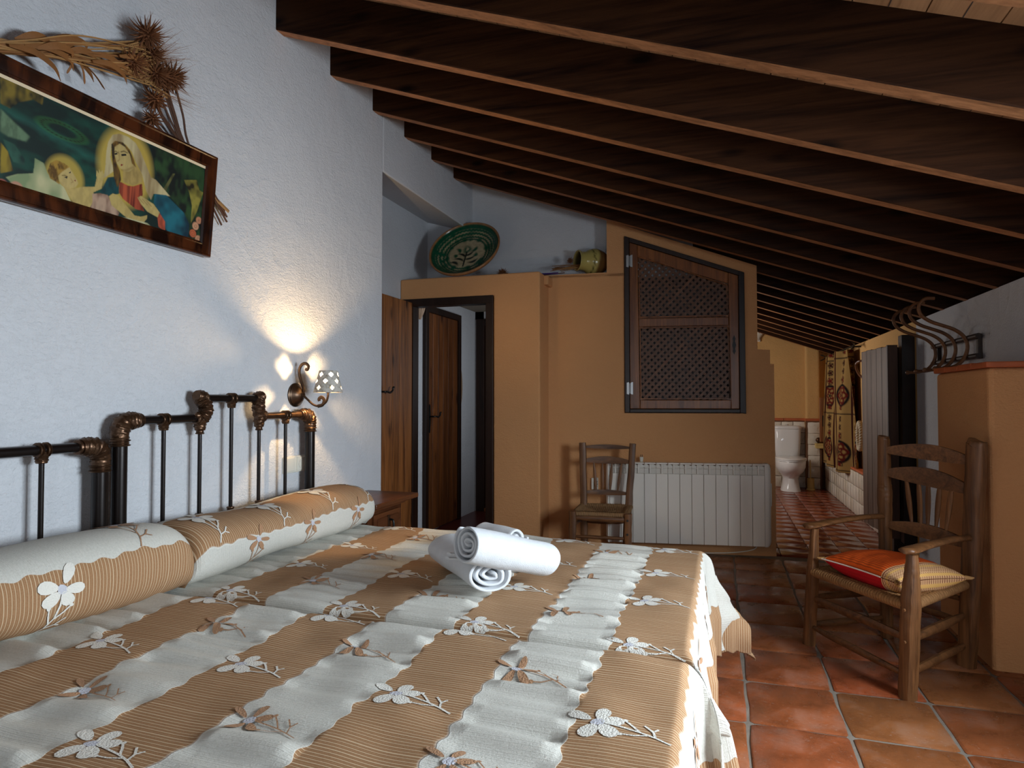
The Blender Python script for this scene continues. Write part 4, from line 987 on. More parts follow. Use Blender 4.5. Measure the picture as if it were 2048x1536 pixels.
for k in range(13):
    x = r.uniform(.05, .095); y = 1.36+.032*k+r.uniform(-.02, .02); z = 2.265+.15*(y-1.36)/.5+r.uniform(-.01, .05)
    L = r.uniform(.12, .24); a = r.uniform(-.1, .5); L *= .8; pts = bez([(x, y, z), (x+.012, y+L*.4*cos(a), z+L*.4*sin(a)+.012), (x+.004, y+L*.8*cos(a), z+L*.8*sin(a)), (x, y+L*cos(a+.3), z+L*sin(a-.2))], 5)
    n_ = len(pts); m = MB(); m.tube(pts, [(.0012+.013*sin(pi*min(1, (i+1)/n_*1.05))**.8, .0011) for i in range(n_)], 6, up=(1,.2,.3)); m.build('leaf', M['straw'], wheat)
for dy, a, L in ((.0, -1.3, .075), (.012, -.6, .10), (-.02, -1.9, .07)):
    m = MB(); q = Vector((.07, 1.60+dy, 2.335)); m.tube(bez([q, q+Vector((.008, L*.5*cos(a), L*.5*sin(a))), q+Vector((.002, L*cos(a), L*sin(a)))], 5), [(.004, .0012)]*10+[(.0015, .001)], 6); m.build('leaf', M['straw'], wheat)
for k, (p, d) in enumerate(heads[:20]):
    m = MB(); d = (d+Vector((r.uniform(-.1, .1), r.uniform(-.3, .3), r.uniform(-.3, .4)))).normalized(); L = r.uniform(.06, .085)
    sd = d.cross(Vector((1,0,0))).normalized()
    for i in range(9):
        for s in (-1, 1):
            q = p+d*(L*i/9)+sd*s*.005; m.tube([q, q+d*.007+sd*s*.003, q+d*.014+sd*s*.001], [.0022, .0036, .0012], 5)
    m.build('ear', M['straw2'], wheat)
    m = MB()
    for i in range(10):
        q = p+d*(L*(.3+.07*i)); e = (d+Vector((r.uniform(-.15, .25), r.uniform(-.35, .35), r.uniform(-.25, .45)))).normalized(); m.tube([q, q+e*.08, q+e*r.uniform(.13, .21)], [.0007, .0006, .0003], 3)
    m.build('beard', M['straw'], wheat)
thist = thing('dried_thistles', 'dried brown thistles with spiny heads hanging down beside the framed print', 'dried flowers', (.05, 1.95, 2.3))
def spiny(parent, c, rad, n, seed, d=(1, .1, .1), core=.55):
    r = random.Random(seed); c = Vector(c); m = MB(); d = Vector(d).normalized()
    m.ball(c, rad*core, 12, 8, sc=(.8, 1, 1)); m.ball(c+d*rad*core*.45, rad*core*.62, 10, 6, mi=1)
    for k in range(n):
        z = 1-2*(k+.5)/n; t = k*2.39996; e = Vector((sqrt(max(0, 1-z*z))*cos(t), sqrt(max(0, 1-z*z))*sin(t), z)); e = (e+d*.15).normalized()
        L = rad*r.uniform(.75, 1.35); b = c+e*rad*core*.8; mid = b+e*L*.45+Vector((0, 0, -.004)); m.tube([b, mid, b+e*L*r.uniform(.8, 1)+Vector((r.uniform(-.3, .3), r.uniform(-.3, .3), r.uniform(-.5, .2)))*rad*.35], [.0042, .0026, .0003], 4)
    return m.build('thistle_head', [M['thistle'], M['thistlec']], parent, smooth=50)
TH = [((.072, 1.800, 2.428), .044, 70, 1), ((.085, 1.85, 2.553), .050, 90, 2), ((.070, 1.885, 2.50), .042, 70, 3), ((.075, 1.900, 2.432), .048, 90, 4), ((.070, 1.948, 2.442), .048, 80, 5), ((.072, 1.985, 2.462), .046, 80, 6), ((.066, 1.907, 2.339), .040, 60, 7), ((.066, 1.897, 2.263), .031, 50, 8)]
for k, (c, rad, n, sd) in enumerate(TH):
    spiny(thist, c, rad, n, sd, (1, .15, -.1) if k > 5 else (.7, .6, .3))
    mid = Vector((.036+.003*(k % 3), (2.065, 2.08, 2.088, 2.072, 2.095, 2.112, 2.06, 2.03)[k], (2.238, 2.23, 2.226, 2.236, 2.226, 2.226, 2.232, 2.215)[k]))
    b = Vector((.018, 2.315+.016*(k % 3), 2.035-.022*(k % 4)))
    if k in (6, 7): b = Vector((.02, 2.14+.03*(k-6), 2.10))
    p = bez([c, Vector(c).lerp(mid, .5)+Vector((-.008, .012*(k % 3-1), .006)), mid, b], 6)
    m = MB(); m.tube(p, [.0042]*len(p), 6); m.build('stem', M['stem'], thist)
m = MB(); m.tube([(.018, 2.22, 2.10), (.03, 2.345, 2.035)], [(.004, .009), (.002, .008)], 6); m.build('stem', M['straw2'], thist)
# glazed dish leaning on the shelf
def dish():
    nr, na = 90, 200; R = .312
    rr = np.concatenate([np.linspace(0.001, .20, 40), np.linspace(.205, .285, 30), np.linspace(.289, R, 12), np.array([R-.004, .30, .26, .2, .15, .12, .10, .001])])
    hh = np.concatenate([np.zeros(40), np.linspace(0, .055, 30)**1.0, .055+.022*np.sin(np.linspace(0, pi, 12))*.5+np.linspace(0, .012, 12), np.array([.05, .038, .015, -.02, -.03, -.032, -.03, -.03])])
    th = np.linspace(0, 2*pi, na, endpoint=False); A, B = np.meshgrid(rr, th, indexing='ij'); H = np.repeat(hh[:, None], na, 1)
    u, v = A*np.cos(B), A*np.sin(B)          # v up on the dish
    cream, g1, g2, clay = np.array(lin(168, 152, 118)), np.array(lin(8, 74, 48)), np.array(lin(4, 28, 18)), np.array(lin(150, 104, 66))
    col = np.ones(A.shape+(3,))*cream
    nz = vnoise(u*60, v*60, 1); nz2 = vnoise(u*25, v*25, 2)
    def put(a, c):
        nonlocal col
        a = np.clip(a, 0, 1)[..., None]; col = col*(1-a)+c*a
    for r0 in (.17, .198, .225, .25, .276): put(1.5-np.abs(A-r0-.006*np.abs(np.sin(B*24))+.006*nz2)/.009, g1)
    put((nz2+.1)*2.4*(A > .15), g1); put((A-.255)/.01*.75, g1)
    for ang in np.linspace(.3, 2*pi+.3, 8, endpoint=False):
        put(1.6-np.hypot(u-.175*np.cos(ang), v-.175*np.sin(ang))/.02, g1)
    def leafs(x, y, a, L, w, c):
        du, dv = (u-x)*cos(a)+(v-y)*sin(a), -(u-x)*sin(a)+(v-y)*cos(a); put(1.7-np.hypot(du/L, (dv-.25*du*du/L)/w), c)
    leafs(0, .05, pi/2, .035, .028, g1); leafs(0, .055, pi/2, .018, .011, cream)
    for sx in (-1, 1):
        leafs(sx*.07, .045, pi/2-sx*.6, .028, .013, g1); leafs(sx*.03, -.01, pi/2-sx*1.0, .035, .009, g2); leafs(sx*.045, -.06, pi/2-sx*1.2, .04, .009, g2); leafs(sx*.09, -.02, pi/2-sx*.4, .018, .014, g1); leafs(sx*.08, -.10, pi/2-sx*1.1, .035, .011, g2)
    put(1.6-np.abs(u)/.006-np.where((v > .02) | (v < -.15), 3, 0), g2)
    for i in range(12): pass
    put((A-.290)/.006, clay); idx = np.arange(len(rr))[:, None]*np.ones((1, na)); put((idx > 80)*1.0, clay)
    col *= (1+.35*nz)[..., None]
    return u, v, H, np.clip(col, 0, 1)
u, v, H, col = dish()
c = Vector((.07, 5.08, 2.45)); tl = radians(34); upd = Vector((0, sin(tl), cos(tl))); rt = Vector((cos(.12), sin(.12)*0, 0)); nn = Vector((0, -cos(tl), sin(tl)))
P = np.array(c)+u[..., None]*np.array((1, 0, 0))+v[..., None]*np.array(upd)+H[..., None]*np.array(nn)
P[..., 2] += 2.207-P[..., 2].min()
m = MB(); m.grid(P[::-1], col=col[::-1], wrap=True); o = m.build('glazed_dish', M['glaze'], smooth=60)
tag(o, 'large green glazed earthenware dish leaning on the shelf above the doorway', 'dish')
# small jar on its side
def jar():
    prof = [(.0, -.005), (.055, -.004), (.075, .0), (.095, .03), (.108, .075), (.108, .11), (.098, .145), (.084, .168), (.078, .185), (.077, .215), (.082, .232), (.086, .240), (.084, .245), (.074, .243), (.070, .225), (.070, .19), (.085, .14), (.095, .09), (.08, .03), (.0, .02)]
    P = bez([(a, b, 0) for a, b in prof], 3); na = 40
    base = Vector((1.19, 5.36, 2.232+.108)); ax = Vector((-.80, -.58, .02)).normalized(); w = Vector((0,0,1)).cross(ax).normalized(); uu = ax.cross(w)
    th = np.linspace(0, 2*pi, na, endpoint=False); R = np.array([max(p.x, .0005) for p in P]); Hh = np.array([p.y for p in P])
    A, B = np.meshgrid(R, th, indexing='ij'); Hg = np.repeat(Hh[:, None], na, 1)
    pos = np.array(base)+Hg[..., None]*np.array(ax)+(A*np.cos(B))[..., None]*np.array(w)+(A*np.sin(B))[..., None]*np.array(uu)
    col = np.ones(A.shape+(3,))*np.array(lin(176, 160, 92)); i = np.arange(len(R))[:, None]*np.ones((1, na))
    glz = np.clip((Hg-.085+.01*np.sin(B*2))/.02, 0, 1)[..., None]*1.0; col = col*glz+np.array(lin(96, 66, 34))*(1-glz)
    dk = (np.clip(1-np.abs(Hg-.125-.014*np.abs(np.sin(B*7)))/.009, 0, 1)*(i < len(R)*.55))[..., None]; col = col*(1-dk)+np.array(lin(24, 40, 20))*dk
    inn = np.clip((i-len(R)*.68)/3, 0, 1)[..., None]; col = col*(1-inn)+np.array(lin(70, 60, 34))*inn
    m = MB(); m.grid(pos, col=col, wrap=True); o = m.build('glazed_jar', M['pot'], smooth=60)
    return tag(o, 'yellow-green glazed jar lying on its side on the ledge', 'jar'), base, ax
jo, jb, jax = jar()
ds = thing('dried_flowers', 'dried flower stalks spilling from the mouth of the fallen jar', 'dried flowers', (.95, 5.2, 2.235))
r = random.Random(5)
for k in range(16):
    a = jb+jax*.20+Vector((0, r.uniform(-.035, .035), -.055+r.uniform(-.01, .03))); b = a+Vector((-r.uniform(.12, .26), -.06+r.uniform(-.05, .06), -.02+r.uniform(-.02, .03)*.8)); b.z = max(b.z, 2.24)
    m = MB(); m.tube(bez([a, a.lerp(b, .5)+Vector((0,0,.01)), b], 4), (.006 if k % 3 == 0 else .0028, .0015 if k % 3 == 0 else .0026), 5); m.build('stalk', M['straw2'] if k % 2 else M['straw'], ds)
spiny(ds, jb+jax*.30+Vector((-.01, .02, .0)), .022, 40, 12, (-1, -.4, .3)); 
m = MB(); m.tube(bez([(.90, 5.16, 2.238), (.72, 5.12, 2.222), (.60, 5.08, 2.225), (.43, 5.06, 2.23)], 4), .0035, 6); m.build('stalk', M['stem'], ds)
m = MB(); m.box(.70, .86, 5.09, 5.115, 2.222, 2.232); m.build('ribbon', plain('purple_ribbon', lin(60, 34, 110), .6), ds, smooth=0, bevel=.003)
spiny(ds, (.40, 5.06, 2.245), .034, 90, 14, (-1, -.5, .2), .7)

# ------------------------------------------------------------------ radiator (hung on the turned partition)
rad = thing('radiator', 'white electric radiator hung on the ochre partition below the lattice shutter', 'radiator', PP(1.84, .0, -.06))
RX0, RX1, RZ0, RZ1 = 1.222, 2.452, .088, .712; ND = 13
def rp(x, z, off): return Vector(PP(x, z, -off))
exv = (rp(1, 0, 0)-rp(0, 0, 0)).normalized(); eyv = Vector((exv.y, -exv.x, 0))     # eyv towards the room
def rbox(m, x0, x1, z0, z1, o0, o1, mi=0):
    c = (rp(x0, z0, o0)+rp(x1, z1, o1))/2; c.z = (z0+z1)/2; m.obox(c, exv, eyv, (0,0,1), (x1-x0)/2*1.0123, (o1-o0)/2, (z1-z0)/2, mi)
m = MB(); rbox(m, RX0+.045, RX1-.045, RZ0+.02, RZ1-.02, .03, .088); m.build('body', M['enameld'], rad, smooth=0)
fx0, fx1 = RX0+.028, RX1-.050; fwd = (fx1-fx0)/ND
fin = None
for i in range(ND):
    a, b = fx0+fwd*i+.0012, fx0+fwd*(i+1)-.0012; m = MB(); mid = (a+b)/2
    rbox(m, a, b, RZ0, RZ1-.085, .088, .106)
    rbox(m, a, b, RZ1-.012, RZ1, .03, .106); rbox(m, mid-.006, mid+.006, RZ1-.085, RZ1-.012, .088, .106)
    rbox(m, a, b, RZ1-.044, RZ1-.036, .088, .105)
    m.build('fin', M['enamel'], rad, smooth=0, bevel=.0035, seg=2)
    m = MB()
    for z0, z1 in ((RZ1-.082, RZ1-.046), (RZ1-.036, RZ1-.014)):
        for p, q in ((a+.001, mid-.007), (mid+.007, b-.001)):
            m.prism([rp(p, z0, .0885), rp(q, z0, .0885), rp(q-.012, z1, .0885), rp(p, z1, .0885)], eyv*.006)
    m.build('louvre', M['enameld'], rad, smooth=0)
def endcap(x0, x1, sgn):
    m = MB(); w = abs(x1-x0); pts = []
    prof = [(0, .106), (w*.45, .105), (w*.8, .094), (w, .075), (w, .03), (0, .03)]
    zs = [(RZ0+.012, .55), (RZ0+.0, .8), (RZ0+.02, 1), (RZ1-.03, 1), (RZ1-.006, .85), (RZ1, .5)]
    zs = [(RZ0-.004, .6), (RZ0+.008, .85), (RZ0+.035, 1), (RZ1-.035, 1), (RZ1-.008, .85), (RZ1+.002, .6)]
    rs = []
    for z, f in zs:
        rs.append([rp(x0+sgn*p*f, z, o if o < .1 else o-.004*(1-f)*3) for p, o in prof])
    m.rings(rs if sgn < 0 else [r[::-1] for r in rs]); m.build('end_cap', M['enamel'], rad, smooth=35)
endcap(fx0, RX0, -1); endcap(fx1, RX1, 1)
m = MB(); rbox(m, RX1-.004, RX1+.006, .39, .565, .035, .078); cp = m.build('control_panel', M['enameld'], rad, smooth=0, bevel=.004)
for z0, z1, mt in ((.53, .55, 'dark'), (.485, .50, 'dark'), (.42, .475, 'enameld')):
    m = MB(); rbox(m, RX1+.005, RX1+.008, z0, z1, .045, .068); m.build('button', M[mt], cp, smooth=0)
for x in (1.5, 2.2):
    m = MB(); rbox(m, x-.02, x+.02, .5, .6, -.001, .035); m.build('wall_bracket', M['steel'], rad, smooth=0)
m = MB(); m.tube(bez([rp(2.36, .10, .06), rp(2.33, .055, .05), rp(2.22, .025, .03), rp(2.05, .012, .03), rp(1.8, .008, .03), rp(1.55, .008, .04)], 6), .004, 6); m.build('power_cable', M['plastic'], rad)
plg = thing('power_plug', 'small white two-pin plug standing on top of the radiator', 'plug', rp(1.497, .716, .06))
m = MB(); c = rp(1.497, .714, .06); m.rings([[c+exv*(w*cos(t))+eyv*(w*.7*sin(t))+Vector((0,0,h)) for t in np.linspace(0, 2*pi, 12, endpoint=False)] for w, h in ((.010, 0), (.013, .012), (.015, .03), (.015, .036), (.012, .038))]); m.build('plug_body', M['plastic'], plg)
for s in (-.006, .006):
    m = MB(); m.tube([c+exv*s+Vector((0,0,.036)), c+exv*s+Vector((0,0,.056))], .0022, 6); m.build('pin', M['dark'], plg)
wbx = thing('wall_switch', 'small white switch box with dark marks on the ochre wall behind the small chair', 'switch', PP(1.137, .485))
for x0, x1, nm in ((1.108, 1.126, 'side_cover'), (1.134, 1.162, 'switch_body')):
    m = MB(); rbox(m, x0, x1, .484, .577 if nm != 'side_cover' else .575, -.002, .026); o_ = m.build(nm, M['plastic'], wbx, smooth=0, bevel=.003)
for z, w in ((.512, .007), (.526, .010), (.538, .006), (.547, .008)):
    m = MB(); rbox(m, 1.148-w, 1.148+w, z-.003, z+.003, .0255, .0265); m.build('mark', M['dark'], o_, smooth=0)

# ------------------------------------------------------------------ chairs
def post(parent, name, a, b, r0, r1, mat, n=10, sq=3.0, seed=0, notch=0, flat=1.0, facing=(1,0,0), N=14):
    a, b = Vector(a), Vector(b); r = random.Random(seed); ps = []; rr = []
    for i in range(N+1):
        f = i/N; ps.append(a.lerp(b, f)+Vector((r.uniform(-1, 1), r.uniform(-1, 1), 0))*.0018)
        w = r0+(r1-r0)*f+r.uniform(-.0012, .0012); rr.append((w, w*flat))
    m = MB(); m.tube(ps, rr, n, up=facing, sq=sq); return m.build(name, mat, parent, smooth=50, bevel=0)
def rung(parent, name, a, b, r, mat, rv=None, seed=0, N=10, sq=2.2, up=(0,0,1)):
    a, b = Vector(a), Vector(b); rd = random.Random(seed); m = MB(); rv = rv or r*.8
    m.tube([a.lerp(b, i/N)+Vector((0,0,rd.uniform(-.001, .001))) for i in range(N+1)], [(rv*(.55+.45*sin(pi*i/N)**.7), r*(.55+.45*sin(pi*i/N)**.7)) for i in range(N+1)], 8, up=up, sq=sq); return m.build(name, mat, parent, smooth=50)
def slat(parent, a, b, h, th, mat, bow, rise=.012, hend=.55, N=14):
    a, b = Vector(a), Vector(b); d = (b-a).normalized(); nb = Vector(bow); rs = []
    for i in range(N+1):
        f = i/N; e = sin(pi*f); c = a.lerp(b, f)+nb*e; hh = h*(hend+(1-hend)*e**.8)/2; up = c+Vector((0,0,hh+rise*e)); dn = c+Vector((0,0,-hh*.85+rise*e*.2)); nn = nb.normalized()*th/2
        rs.append([dn-nn, dn+nn, dn.lerp(up, .5)+nn*1.15, up+nn*.8, up-nn*.8, dn.lerp(up, .5)-nn*1.15])
    m = MB(); m.rings(rs); return m.build('back_slat', mat, parent, smooth=50)
def rush_seat(parent, c, nu, nv, mat, th=.036, dip=.012, over=.012, seed=1, res=6, front_bar=None):
    # c: four corners (front-left, front-right, back-right, back-left)
    FLc, FRc, BR, BL = [Vector(p) for p in c]; A, B = nu*res, nv*res
    u = np.linspace(-1, 1, A+1); v = np.linspace(-1, 1, B+1); U, V = np.meshgrid(u, v, indexing='ij')
    def quad(U, V):
        a, b = (U+1)/2, (V+1)/2
        return ((1-a)*(1-b))[..., None]*np.array(FLc)+(a*(1-b))[..., None]*np.array(FRc)+(a*b)[..., None]*np.array(BR)+((1-a)*b)[..., None]*np.array(BL)
    P = quad(U, V); fb = np.abs(V) > np.abs(U)*.9+.04*np.sin(V*9)
    n1 = vnoise(U*20, V*20, seed)*.5
    hu = np.abs(np.sin((U*nu/2+n1*.4)*pi)); hv = np.abs(np.sin((V*nv/2+n1*.4)*pi))
    h = np.where(fb, hu, hv)**.6*.0075
    diag = np.exp(-((np.abs(U)-np.abs(V))/.06)**2)
    edge = np.maximum(np.abs(U), np.abs(V)); rim = np.clip((edge-.86)/.14, 0, 1)
    z = h-dip*(1-edge**3)+diag*(-.003)+.006*np.sqrt(np.clip(1-((edge-.93)/.08)**2, 0, 1))+.004*n1
    P[..., 2] += z+th*.32; m = MB(); m.grid(P)
    # rails wrapped in twisted rush: strands run round each rail
    for (a, b, cnt, sg) in ((FLc, FRc, nu, 1), (FRc, BR, nv, 1), (BR, BL, nu, 1), (BL, FLc, nv, 1)):
        d = (b-a); L = d.length; d.normalize(); o = Vector((d.y, -d.x, 0)); n2 = cnt*res; rs = []
        for i in range(n2+1):
            f = i/n2; s = f*cnt*pi; ring = []
            for k in range(16):
                t = 2*pi*k/16; rr = th/2*(.92+.16*abs(sin(s+.8*sin(t+.6)+1.4*float(vnoise(np.array(f*cnt*.7), np.array(k*.0), seed)))))
                ring.append(a+d*(L*f)+o*(rr*1.05*cos(t)+over*.2)+Vector((0,0,rr*sin(t))))
            rs.append(ring)
        m.rings(rs)
    return m.build('rush_seat', mat, parent, smooth=180)
def lerp(a, b, f): return Vector(a).lerp(Vector(b), f)
ac = thing('armchair', 'rustic wooden armchair with rush seat, carrying the orange cushion', 'chair', (2.84, 3.42, 0))
FL, FLt = Vector((2.506, 3.506, 0)), Vector((2.532, 3.462, .578)); FR, FRt = Vector((2.809, 3.003, 0)), Vector((2.827, 2.976, .584))
RL, RLt = Vector((2.895, 3.738, 0)), Vector((2.893, 3.744, 1.015)); RR, RRt = Vector((3.146, 3.432, 0)), Vector((3.186, 3.385, 1.012))
wf = (FR-FL).normalized(); wb_ = (RR-RL).normalized(); fwv = Vector((-wf.y, wf.x, 0)); fwv = -fwv if fwv.dot(RL-FL) < 0 else fwv
cw = M['chair']
def shaped(parent, name, stations, mat, up, seed):
    m = MB(); r = random.Random(seed); ps = []; rr = []
    S2 = [(Vector(p), w, d) for p, w, d in stations]; N = 7
    for (p, w, d), (q, w2, d2) in zip(S2[:-1], S2[1:]):
        for i in range(N):
            f = i/N; ps.append(p.lerp(q, f)+Vector((r.uniform(-1, 1), r.uniform(-1, 1), 0))*.0012); rr.append((w+(w2-w)*f+r.uniform(-.001, .001), d+(d2-d)*f))
    ps.append(S2[-1][0]); rr.append((S2[-1][1], S2[-1][2])); m.tube(ps, rr, 12, up=up, sq=3.2); return m.build(name, mat, parent, smooth=50)
shaped(ac, 'front_leg', [(FL, .026, .026), (lerp(FL, FLt, .62), .026, .026), (lerp(FL, FLt, .72), .022, .022), (FLt, .015, .016)], cw, fwv, 1)
shaped(ac, 'front_leg', [(FR, .030, .030), (lerp(FR, FRt, .5), .033, .032), (lerp(FR, FRt, .68), .033, .031), (lerp(FR, FRt, .86), .025, .024), (FRt, .018, .018)], cw, fwv, 2)
shaped(ac, 'back_post', [(RL, .026, .026), (lerp(RL, RLt, .55), .027, .027), (lerp(RL, RLt, .68), .034, .027), (lerp(RL, RLt, .735), .034, .027), (lerp(RL, RLt, .76), .028, .027), (lerp(RL, RLt, .985), .025, .024), (RLt, .022, .021)], cw, fwv, 3)
shaped(ac, 'back_post', [(RR, .036, .028), (lerp(RR, RRt, .4), .040, .030), (lerp(RR, RRt, .7), .041, .031), (lerp(RR, RRt, .985), .042, .030), (RRt, .038, .026)], cw, fwv, 4)
cx_ = M['chairx']; bow = fwv*.012
slat(ac, RL+Vector((0,0,.945))+wb_*.02, RR+Vector((.036,-.04,.925))-wb_*.02, .062, .016, cx_, bow, .022)
slat(ac, RL+Vector((0,0,.832))+wb_*.02, RR+Vector((.030,-.035,.795))-wb_*.02, .072, .016, cx_, bow, .024)
slat(ac, RL+Vector((0,0,.570))+wb_*.02, RR+Vector((.022,-.026,.550))-wb_*.02, .062, .018, cx_, bow, .014)
for k, (t, b) in enumerate((((2.96, 3.659, .842), (2.98, 3.635, .588)), ((3.002, 3.608, .846), (3.009, 3.6, .587)), ((3.035, 3.568, .847), (3.03, 3.573, .584)), ((3.073, 3.522, .846), (3.055, 3.544, .583)), ((3.11, 3.476, .84), (3.085, 3.507, .579)))):
    t = Vector(t)+bow; b = Vector(b)+bow; m = MB(); N = 10
    m.tube([t.lerp(b, i/N) for i in range(N+1)], [(.006+.0085*sin(pi*i/N)**1.2, .006) for i in range(N+1)], 8, up=fwv, sq=2.6); m.build('spindle', cw, ac, smooth=50)
def arm(a, b, tip, seed):
    m = MB(); a, b = Vector(a), Vector(b); d = (b-a).normalized(); ps = bez([a, a.lerp(b, .35)+Vector((0,0,.008)), a.lerp(b, .75)+Vector((0,0,.006)), b, b+d*tip], 5)
    n = len(ps); r = random.Random(seed); rr = []
    for i in range(n):
        f = i/(n-1); w = .016+.016*min(1, f/.75)**1.5; w *= (1 if f < .93 else max(.45, 1-((f-.93)/.07)**2*.55)); rr.append((w, .0125+r.uniform(-.0008, .0008)))
    m.tube(ps, rr, 10, up=(0,0,1), sq=3); return m.build('arm', cx_, ac, smooth=50)
arm(RL+Vector((0,0,.612)), FLt+Vector((0,0,.016)), .055, 1); arm(RR+Vector((.02,-.02,.585)), FRt+Vector((0,0,.018)), .060, 2)
rush_seat(ac, [lerp(FL, FLt, .635)+wf*.012, lerp(FR, FRt, .635)-wf*.012, RR+Vector((.012,-.012,.375))-wb_*.012, RL+Vector((0,0,.378))+wb_*.012], 38, 28, M['rush'], .042, .012)
rung(ac, 'stretcher', lerp(FL, FLt, .41), lerp(FR, FRt, .415), .020, cx_, .013, 1); rung(ac, 'stretcher', lerp(FL, FLt, .165), lerp(FR, FRt, .155), .016, cx_, .013, 2)
rung(ac, 'stretcher', FR+Vector((.01,-.01,.24)), RR+Vector((0,0,.235)), .021, cx_, .015, 3); rung(ac, 'stretcher', FR+Vector((0,0,.098)), RR+Vector((0,0,.10)), .019, cx_, .014, 4)
rung(ac, 'stretcher', FL+Vector((.01,-.01,.235)), RL+Vector((0,0,.235)), .018, cx_, .014, 5); rung(ac, 'stretcher', FL+Vector((0,0,.10)), RL+Vector((0,0,.10)), .017, cx_, .013, 6)
rung(ac, 'stretcher', RL+Vector((0,0,.20)), RR+Vector((0,0,.20)), .016, cx_, .013, 7); rung(ac, 'stretcher', RL+Vector((0,0,.30)), RR+Vector((0,0,.30)), .016, cx_, .013, 8)
for z in (.362, .235): 
    m = MB(); p = FR+Vector((.012, -.02, z))-fwv*.030; m.tube([p, p-fwv*.007], .0065, 8); m.build('peg', cw, ac)

def cushion():
    cs = Vector((2.826, 3.325, .396)); ex = wf.copy(); ey = fwv.copy(); HU, HV, TT = .225, .185, .080
    na, nb = 260, 200; top = []; u = np.linspace(-1, 1, na); v = np.linspace(-1, 1, nb); U, V = np.meshgrid(u, v, indexing='ij')
    prof = (np.clip(1-np.abs(U)**3.2, 0, 1)**.55)*(np.clip(1-np.abs(V)**2.6, 0, 1)**.55)
    pin = 1-.10*(1-np.abs(V)**2)*np.abs(U)**6*0-.09*(1-U**2)*np.abs(V)**8; pin2 = 1-.10*(1-V**2)*np.abs(U)**8
    base = np.array(cs)+(U*HU*pin2)[..., None]*np.array(ex)+(V*HV*pin)[..., None]*np.array(ey)
    wr = .006*vnoise(U*5, V*5, 3)*prof+.004*np.sin(U*26+V*6)*np.clip(np.abs(V)-.5, 0, 1)*prof
    zt = TT*(.62+.72*prof)+wr+.012*np.clip(U*.2-V*.1, -1, 1); zb = TT*(.62-.74*np.minimum(1, prof*1.5))
    orange, red, beige, mar, wht, blk = [np.array(lin(*c)) for c in ((218, 88, 26), (186, 24, 30), (220, 176, 126), (112, 20, 26), (236, 214, 190), (60, 24, 20))]
    def colour(U, V, topside):
        c = np.ones(U.shape+(3,))*(orange if topside else red)
        if topside:
            ln = np.clip(1.3-np.abs(((V*13.5) % 1)-.5)/.14, 0, 1)[..., None]; c = c*(1-ln*.8)+blk*ln*.8
            a = np.clip((V-.62)*40, 0, 1)[..., None]; c = c*(1-a)+red*.75*a
        else:
            ln = np.clip(1.2-np.abs(((V*14) % 1)-.5)/.16, 0, 1)[..., None]; c = c*(1-ln*.3)+mar*ln*.3
        Ue = np.where(U > 0, U-.60, -.90-U); e = np.clip(Ue*60, 0, 1)[..., None]
        zz = np.abs(((V*17) % 1)-.5)*.11; ch = np.clip(1.2-np.abs((((U+zz)*15) % 1)-.5)/.27, 0, 1)
        bd = (np.abs(((U*4.4+.30) % 1)-.5) < .10); ch = np.where(bd, 0, ch); bc = np.where(bd[..., None], np.array(lin(214, 166, 96)), beige)
        bc = bc*(1-ch[..., None]*.9)+mar*ch[..., None]*.9
        c = c*(1-e)+bc*e
        for o, cc, w in ((.0, beige, .016), (.022, mar, .012), (.045, beige, .010)):
            q = np.clip(1.5-np.abs(Ue-o)/w, 0, 1)[..., None]; c = c*(1-q)+cc*q
        return c
    Pt = base.copy(); Pt[..., 2] += zt; Pb = base.copy(); Pb[..., 2] += zb
    m = MB(); ct, cb = colour(U, V, True), colour(U, V, False); pipe = np.clip((-.985-V+.02)*90, 0, 1)[..., None]
    m.grid(Pt); m.grid(Pb[::-1]); m.col = np.concatenate([ct.reshape(-1, 3), cb[::-1].reshape(-1, 3)])
    o = m.build('cushion', M['cushion'], smooth=180); tag(o, 'orange and red striped cushion with beige zigzag ends on the armchair', 'cushion')
    pp_ = [Pt[i, 0] for i in range(4, int(na*.80), 4)]; mm = MB(); mm.tube([Vector(p)-ey*.002 for p in pp_], .0032, 6); mm.build('piping', plain('white_piping', lin(238, 222, 206), .8), o)
    for i, j in ((0, 0), (na-1, 0), (na-1, nb-1), (0, nb-1)):
        p = Vector(Pt[i, j]); d = ex*(1 if i else -1)+ey*(1 if j else -1); mm = MB(); mm.tube([p-d*.012, p+d*.004, p+d*.011+Vector((0,0,.003))], [.010, .007, .002], 8); mm.build('corner_tuft', M['straw2'], o)
    return o
cushion()
ch = thing('small_chair', 'small rustic wooden chair with sagging rush seat in front of the radiator', 'chair', (1.28, 4.78, 0))
fL, fR, rL, rR = Vector((1.086, 4.586, 0)), Vector((1.472, 4.647, 0)), Vector((1.108, 4.92, 0)), Vector((1.405, 4.967, 0))
fLt, fRt, rLt, rRt = Vector((1.088, 4.586, .405)), Vector((1.474, 4.647, .395)), Vector((1.088, 4.945, .872)), Vector((1.466, 5.0, .868))
f2 = Vector((-.157, 1, 0)).normalized(); w2 = Vector((1, .157, 0)).normalized()
for a, b, w, w_, s, nm in ((fL, fLt, .026, .026, 11, 'front_leg'), (fR, fRt, .027, .028, 12, 'front_leg'), (rL, rLt, .026, .026, 13, 'back_post'), (rR, rRt, .028, .025, 14, 'back_post')):
    post(ch, nm, a, b, w, w_, cw, 12, 3.4, s, facing=f2)
bw = f2*.016
slat(ch, lerp(rL, rLt, .963)+w2*.015, lerp(rR, rRt, .963)-w2*.015, .034, .016, cx_, bw, .004, .4)
slat(ch, lerp(rL, rLt, .842)+w2*.015, lerp(rR, rRt, .838)-w2*.015, .048, .016, cx_, bw, .014, .55)
